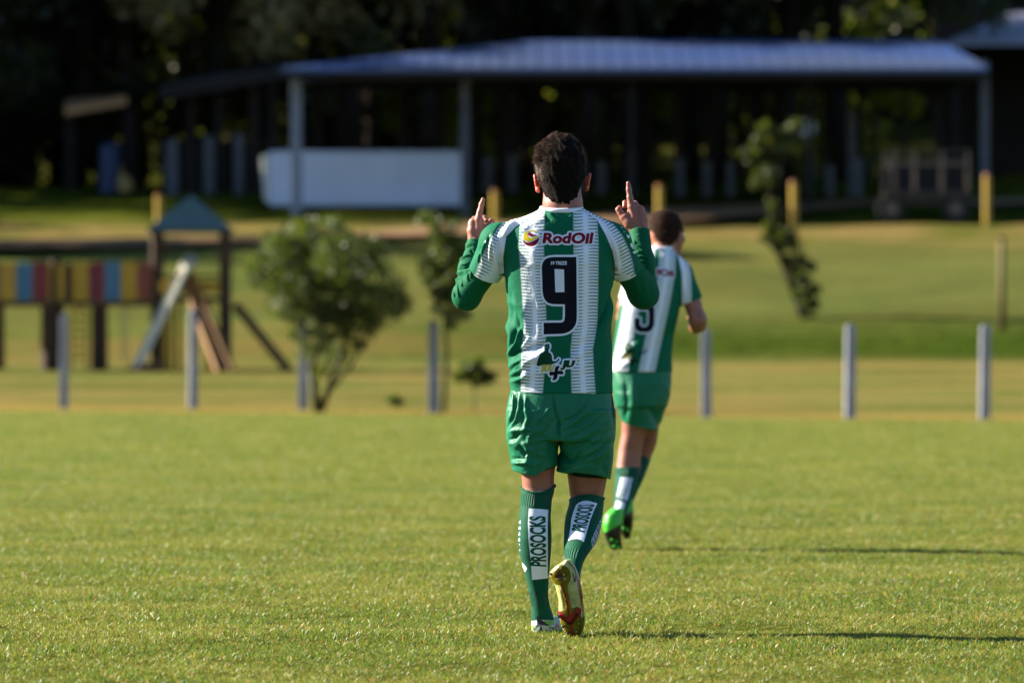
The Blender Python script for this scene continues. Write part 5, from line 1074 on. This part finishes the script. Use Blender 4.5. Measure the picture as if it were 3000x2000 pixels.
# white trailer body in front of the shed
simple('trailer_white',(196,206,232),rough=.5,var=.04,scale=1,spec=.4); simple('trailer_end',(196,196,196),rough=.5,var=.05); simple('rubber',(16,16,18),rough=.8,var=.1)
Wd=172.; g4=W(1068,604,Wd); bx=empty('white_trailer',g4,'long white box trailer parked under the front of the shed roof','trailer')
x0,x1=xw(790,Wd)-g4.x,xw(1372,Wd)-g4.x; h=zw(443,Wd)-g4.z
MB().box(((x0+x1)/2,1.1,h/2),(x1-x0,2.2,h)).build('body',MT['trailer_white'],bx,bevel=.06)
MB().poly([(x0-.30,.12,h*.96),(x0-.31,2.1,h*.96),(x0-.34,2.1,h*.2),(x0-.15,2.1,.05),(x0-.15,.12,.05),(x0-.34,.12,h*.2)][:0] or [(x0-.003,.05,.05),(x0-.18,.05,h*.12),(x0-.26,.05,h*.9),(x0-.003,.05,h*.97)],(0,2.1,0)).build('end_cap',MT['trailer_end'],bx,bevel=.04)
for i in range(1,6): xx=x0+(x1-x0)*i/6; MB().box((xx,-.004,h/2),(.03,.02,h*.9)).build('panel_seam',MT['trailer_end'],bx)
for xx in(x0+1.2,x1-1.2): MB().tube((xx,.1,-.05),(xx,.4,-.05),.3,.3,16).build('wheel',MT['rubber'],bx)
MB().box(((x0+x1)/2,1.1,.0),(x1-x0-.3,1.8,.1)).build('chassis',MT['rubber'],bx)
# dark hay wagon at the right
simple('rusty_steel',(50,40,36),rough=.7,var=.4,scale=5); simple('pale_steel',(92,80,72),rough=.6,var=.2)
Wg=166.; g5=onground(2710,Wg)+Vector((0,0,.15)); wg=empty('farm_wagon',g5,'dark flatbed farm wagon with an open rail frame parked at the right under the shed','wagon')
X=lambda px:xw(px,Wg)-g5.x
Z=lambda py:zw(py,Wg)-g5.z
MB().box(((X(2590)+X(2840))/2,.9,Z(568)),(X(2840)-X(2590),1.9,.16)).build('bed',MT['rusty_steel'],wg)
MB().box(((X(2590)+X(2840))/2,0,Z(478)),(X(2835)-X(2595),.08,.10)).build('top_rail',MT['pale_steel'],wg); MB().box(((X(2590)+X(2840))/2,0,Z(445)),(X(2835)-X(2580),.08,.08)).build('top_rail',MT['rusty_steel'],wg)
for px in(2592,2620,2680,2760,2836):
    MB().box((X(px),0,(Z(440)+Z(568))/2),(.09,.09,Z(440)-Z(568))).build('stake',MT['rusty_steel' if px<2600 else 'pale_steel'],wg)
MB().box(((X(2590)+X(2840))/2,1.8,Z(520)),(X(2840)-X(2590),.06,.9)).build('back_board',MT['timber_dark'],wg)
MB().box((X(2610),-.05,Z(482)),(.3,.12,.35)).build('lamp_box',MT['pale_steel'],wg)
for px in(2612,2800): 
    w=MB().tube((X(px),.0,.28),(X(px),.28,.28),.42,.42,18).build('wheel',MT['rubber'],wg); MB().tube((X(px),-.02,.28),(X(px),.0,.28),.2,.2,12).build('rim',MT['pale_steel'],w)
MB().box((X(2560),.9,Z(590)),(1.0,.1,.1)).build('drawbar',MT['rusty_steel'],wg)
# short pale posts of the yard fence between shed and forest
yd=[(1430,455,560,'left of the foreground player\'s head'),(1500,450,560,'first post left of the head'),(1705,470,560,'close to the foreground player\'s right ear'),(1760,470,560,'right of the head'),(1848,440,560,'behind the right pointing finger'),(1990,460,555,'beyond the jogging player, right'),(2070,470,555,'dim, left of the leaning tree'),(2140,470,555,'dim, at the left of the leaning tree crown'),(2368,420,560,'bright, right of the leaning tree crown'),(2430,480,550,'dim, second right of the leaning tree'),(2510,460,545,'dim, left of the farm wagon'),(2495,320,430,'upper stub, above the gap left of the wagon')]
pd=MB().box((0,0,.5),(.24,.24,1)).build('yard_post',MT['post_dim'],None,bevel=.01); first=True
for px,pt,pb,lb in yd:
    o=pd if first else pd.copy(); 
    if not first: COL.objects.link(o)
    first=False; dd=179.; g_=onground(px,dd); o.location=g_-Vector((0,0,.05)); o.scale.z=max(.7,zw(pt,dd)-g_.z); 
    if lb.startswith('bright') or 'pointing' in lb:
        o.data=pd.data.copy() if False else o.data
    o.rotation_euler.z=random.uniform(0,1.5); tag(o,'pale yard fence post behind the shed, '+lb,'post','pale posts of the yard fence')
p=onground(2364,176.); sg=empty('signpost',p,'small round whitish sign on a post beside the leaning tree\'s crown','sign'); zt=zw(375,176.)-p.z
MB().tube((0,0,0),(0,0,zt),.05,.05,8).build('pole',MT['timber_dark'],sg); MB().tube((0,-.06,zt),(0,-.02,zt),.28,.28,18).build('disc',MT['trailer_white'],sg)
print('background',time.time()-T0)

# ---------------- forest ----------------
rng=np.random.default_rng(11)
def forest_proto(seed,h,leaf,bark,spread,low):
    r=np.random.default_rng(seed); cl_=[]
    for i in range(26):
        t=low+(1-low)*i/26; w=spread*(.35+.9*math.sin(math.pi*min(1,.12+t*.85)))
        a=r.uniform(0,6.28); cl_.append((math.cos(a)*w*r.uniform(.2,1),math.sin(a)*w*r.uniform(.2,1),h*t,spread*r.uniform(.28,.5)))
    x=0;y=0; tr=[]; 
    for z in np.linspace(0,h*.9,6): tr.append((x,y,z,.22*(1-z/h)+.03)); x+=r.uniform(-.25,.25); y+=r.uniform(-.2,.2)
    V,Q=leaves(cl_,3600,.19,r,.2); me=mesh_np('crown',V,Q,MT[leaf],None,smooth=False,link=False)
    m=MB()
    for a,b_ in zip(tr[:-1],tr[1:]): m.tube(a[:3],b_[:3],a[3],b_[3],8)
    for c in cl_[::3]: k=min(4,int(c[2]/h*5)); m.tube(tr[k][:3],c[:3],.06,.02,5,cap=False)
    to=m.build('trunk',MT[bark],None,smooth=True); mt_=to.data; bpy.data.objects.remove(to); return me,mt_
kinds=[('broad dark evergreen',forest_proto(1,14,'leaf_forest','bark',2.6,.3)),('tall slim',forest_proto(2,18,'leaf_dark','bark_pale',2.2,.38)),('olive-leaved',forest_proto(3,12,'leaf_olive','bark_pale',2.4,.22)),('dense low-branched',forest_proto(4,10,'leaf_forest','bark',2.5,.08)),('golden-tinged',forest_proto(5,11,'leaf_gold','bark',2.1,.2)),('light green',forest_proto(6,7,'leaf_lime','bark_green',1.5,.12)),('sunlit-coloured',forest_proto(7,13,'leaf_sunlit','bark',2.6,.33))]

# (px, distance, kind, scale)
ft=[]
fr=random.Random(21)
for px in range(-1500,3300,210): ft.append((px+fr.uniform(-60,60),fr.uniform(184.5,188),fr.choice([0,1,1]),fr.uniform(1.45,1.75)))
for px in range(-620,3600,120): ft.append((px+fr.uniform(-50,50),fr.uniform(215,221),fr.choice([3,3,0]),fr.uniform(.95,1.25)))
for px in range(-500,3600,190): ft.append((px+fr.uniform(-70,70),fr.uniform(222,238),fr.choice([0,1,0]),fr.uniform(1.1,1.4)))
for px in range(-500,3600,240): ft.append((px+fr.uniform(-70,70),fr.uniform(250,270),fr.choice([0,1]),fr.uniform(1.2,1.5)))
for px,dd,k,sc in[(700,196,2,1.05),(820,199,4,1.1),(930,197,2,1.0),(620,200,4,.9),(1380,194,5,1.0),(1470,197,5,.9),(1620,195,4,.75),(1720,196,5,.85),(1830,195,5,.9),(2010,195,3,.6),(2160,196,4,.7),(2390,195,5,.9),(2540,196,5,.9),(2640,196,4,.7),(2760,197,5,1.0),(2920,198,5,.8),(1090,196,5,.8),(1210,197,3,.6),(1160,196,5,.7),(280,196,5,.7),(380,195,4,.6),(560,196,4,.7),(760,195,4,.8),(860,196,5,.7),(1000,198,5,.8)]: ft.append((px,dd,k,sc))
for i_,px in enumerate(range(330,3150,190)): ft.append((px+fr.uniform(-50,50),199.5+(i_%3)*2.8,fr.choice([5,5,4,2]),fr.uniform(.55,.9)))
for x_,dd,sc in[(-24,157,1.5),(-34,178,1.9),(-24,185,1.7),(-46,159,1.9),(-52,174,1.9),(-44,187,2.0)]: ft.append((1500+x_/dd*F,dd,3,sc))
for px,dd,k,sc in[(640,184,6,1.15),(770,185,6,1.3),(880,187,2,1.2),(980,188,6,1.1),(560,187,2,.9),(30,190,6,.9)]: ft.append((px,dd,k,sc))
for px in range(960,3300,135): ft.append((px+fr.uniform(-40,40),fr.uniform(189.5,191.5),0,fr.uniform(1.0,1.2)))
for px in(-160,-50,60,170,300): ft.append((px,fr.uniform(187,190),3,fr.uniform(1.25,1.5)))
# big trees standing forward on the left, shading the lawn
for px,dd,k,sc in[(-60,186,0,1.1),(90,190,0,1.2),(420,192,1,1.15),(-260,178,0,1.1),(-420,184,3,1.3),(230,188,1,1.1)]: ft.append((px,dd,k,sc))
pos_words=lambda px,dd:('beyond the left frame edge' if px<0 else 'in the far left shade' if px<420 else 'left of the shed roof' if px<820 else 'behind the shed left end' if px<1250 else 'behind the shed centre' if px<1900 else 'behind the shed middle right' if px<2450 else 'behind the shed right end' if px<3000 else 'beyond the right frame edge')+(', front row' if dd<200 else ', second row' if dd<216 else ', upper slope')
cnt={}
ft=[q for q in ft if not(q[0]>2560 and q[1]<203)]; ft.sort()
for i,(px,dd,k,sc) in enumerate(ft):
    nm,(mc,mt_)=kinds[k]; p=onground(px,dd); lab=f'{nm} forest tree {pos_words(px,dd)}'; cnt[lab]=cnt.get(lab,0)+1; lab+='' if cnt[lab]==1 else ', '+['','','second','third','fourth','fifth','sixth','seventh','eighth','ninth','tenth','eleventh','twelfth','thirteenth','fourteenth','fifteenth'][min(cnt[lab],15)]+' from left'
    e=empty('forest_tree',p-Vector((0,0,.2)),lab,'tree','trees of the forest behind the shed',rz=fr.uniform(0,6.28)); e.scale=(sc,sc,sc*fr.uniform(.92,1.1))
    for n_,me in(('trunk',mt_),('crown',mc)): o=bpy.data.objects.new(n_,me); COL.objects.link(o); o.parent=e
print('forest',time.time()-T0,len(ft))
# ---------------- grass on the pitch ----------------
def grass_mat():
    g=G('grass_blade'); r=g.new('ShaderNodeObjectInfo').outputs['Random']; b=g.attr('shade'); p=g.geo()
    n=g.noise(.9,4,p); n2=g.noise(5,3,p)
    c=g.mix(b,lin(18,38,6),lin(100,134,46)); c=g.mix(g.math('MULTIPLY',g.step(n,.4,.62),.6),c,lin(134,132,62)); c=g.mix(g.math('MULTIPLY',g.step(n2,.48,.66),.5),c,lin(48,74,18))
    dry=g.math('GREATER_THAN',g.math('FRACT',g.math('ADD',g.math('MULTIPLY',b,7.31),g.math('MULTIPLY',r,3.7))),.86); c=g.mix(dry,c,lin(168,122,66))
    g.set(Base_Color=c,Roughness=.42); g.b.inputs['Specular IOR Level'].default_value=.3
    t=g.new('ShaderNodeBsdfTranslucent'); g.put(t.inputs[0],g.mix(.4,c,lin(170,190,60))); mx=g.new('ShaderNodeMixShader'); mx.inputs[0].default_value=.32
    g.nt.links.new(g.b.outputs[0],mx.inputs[1]); g.nt.links.new(t.outputs[0],mx.inputs[2]); g.nt.links.new(mx.outputs[0],g.n['Material Output'].inputs[0]); return g.m
GM=grass_mat()
def tuft(seed,nb=15,rad=.022,hh=.021,ww=.003):
    r=np.random.default_rng(seed); V=[];Fq=[];S=[]
    for i in range(nb):
        a=r.uniform(0,6.28); q=r.uniform(0,rad); b0=np.array([math.cos(a)*q,math.sin(a)*q,-.004]); h=hh*r.uniform(.45,1.25); w=ww*r.uniform(.6,1.2)
        la=r.uniform(0,6.28); lean=np.array([math.cos(la),math.sin(la),0])*h*r.uniform(.1,.8); sa=r.uniform(0,6.28); sd=np.array([math.cos(sa),math.sin(sa),0])*w/2; sh=r.uniform()
        n=len(V)
        for j,t in enumerate((0,.5,1)):
            c=b0+np.array([0,0,h*(t-.25*t*t)])+lean*t*t; ww_=(1,.85,.12)[j]; V+=[c-sd*ww_,c+sd*ww_]; S+=[sh,sh]
        Fq+=[(n,n+1,n+3,n+2),(n+2,n+3,n+5,n+4)]
    me=mesh_np('grass_tuft',np.array(V),np.array(Fq),GM,None,smooth=True,link=False); a=me.attributes.new('shade','FLOAT','POINT'); a.data.foreach_set('value',np.array(S,np.float32)); return me
tc=bpy.data.collections.new('grass_tufts')
for i in range(5): tc.objects.link(bpy.data.objects.new('grass_tuft',tuft(i)))
def scatter():
    P_=[];Sc=[]
    for y0,y1,dens,s0 in((16.6,19,1300,.95),(19,23,1400,1.0),(23,30,1600,1.1),(30,42,850,1.3),(42,62,480,1.6),(62,88,280,2.)):
        yy=RNG.uniform(y0,y1,int((y1-y0)*dens*2*(.115*y1+1.7)))
        xx=RNG.uniform(-1,1,len(yy))*(.115*y1+1.7)
        keep=np.abs(xx)<.109*yy+1.6; xx=xx[keep];yy=yy[keep]
        # bare and thick patches
        P_.append(np.stack([xx,yy],1)); Sc.append(s0*RNG.uniform(.7,1.3,len(xx)))
    P_=np.concatenate(P_); Sc=np.concatenate(Sc)
    z=np.array([noise.noise(Vector((x*.55,y*.55,0)))*.012+noise.noise(Vector((x*2.2,y*2.2,3)))*.012 if y<36 else 0 for x,y in P_])
    thick=np.array([noise.noise(Vector((x*1.6,y*.9,5))) for x,y in P_]); keep2=(P_[:,1]+.75*P_[:,0])<78.2+RNG.normal(0,1.5,len(P_)); P_=P_[keep2];Sc=Sc[keep2];z=z[keep2];thick=thick[keep2]
    Sc=Sc*(1+np.array([.5*noise.noise(Vector((x*7,y*4,9)))+.7*noise.noise(Vector((x*22,y*16,4))) if y<30 else 0 for x,y in P_]))
    k=(thick>-.4)|(RNG.uniform(size=len(P_))<.7); P_=P_[k];Sc=Sc[k]*(1+.35*np.clip(thick[k],-.5,.6));z=z[k]
    V=np.c_[P_,z-.002].astype(np.float32); me=bpy.data.meshes.new('grass'); me.vertices.add(len(V)); me.vertices.foreach_set('co',V.ravel())
    a=me.attributes.new('scl','FLOAT','POINT'); a.data.foreach_set('value',Sc.astype(np.float32)); a=me.attributes.new('rot','FLOAT','POINT'); a.data.foreach_set('value',RNG.uniform(0,6.28,len(V)).astype(np.float32))
    a=me.attributes.new('pick','INT','POINT'); a.data.foreach_set('value',RNG.integers(0,5,len(V)).astype(np.int32))
    o=bpy.data.objects.new('grass',me); COL.objects.link(o); tag(o,'short mown grass of the football pitch','grass',kind='stuff')
    ng=bpy.data.node_groups.new('grass','GeometryNodeTree'); ng.interface.new_socket('Geometry',in_out='INPUT',socket_type='NodeSocketGeometry'); ng.interface.new_socket('Geometry',in_out='OUTPUT',socket_type='NodeSocketGeometry')
    N=ng.nodes; Lk=ng.links.new; gi=N.new('NodeGroupInput'); go=N.new('NodeGroupOutput'); ip=N.new('GeometryNodeInstanceOnPoints'); ci=N.new('GeometryNodeCollectionInfo'); ci.inputs[0].default_value=tc; ci.inputs['Separate Children'].default_value=True
    def at(n,t):
        q=N.new('GeometryNodeInputNamedAttribute'); q.data_type=t; q.inputs[0].default_value=n; return q.outputs[0]
    Lk(gi.outputs[0],ip.inputs['Points']); Lk(ci.outputs[0],ip.inputs['Instance']); ip.inputs['Pick Instance'].default_value=True; Lk(at('pick','INT'),ip.inputs['Instance Index'])
    cx=N.new('ShaderNodeCombineXYZ'); Lk(at('rot','FLOAT'),cx.inputs[2]); Lk(cx.outputs[0],ip.inputs['Rotation']); Lk(at('scl','FLOAT'),ip.inputs['Scale']); Lk(ip.outputs[0],go.inputs[0])
    md=o.modifiers.new('scatter','NODES'); md.node_group=ng; print('tufts',len(V)); return o
scatter()
print('done',time.time()-T0)
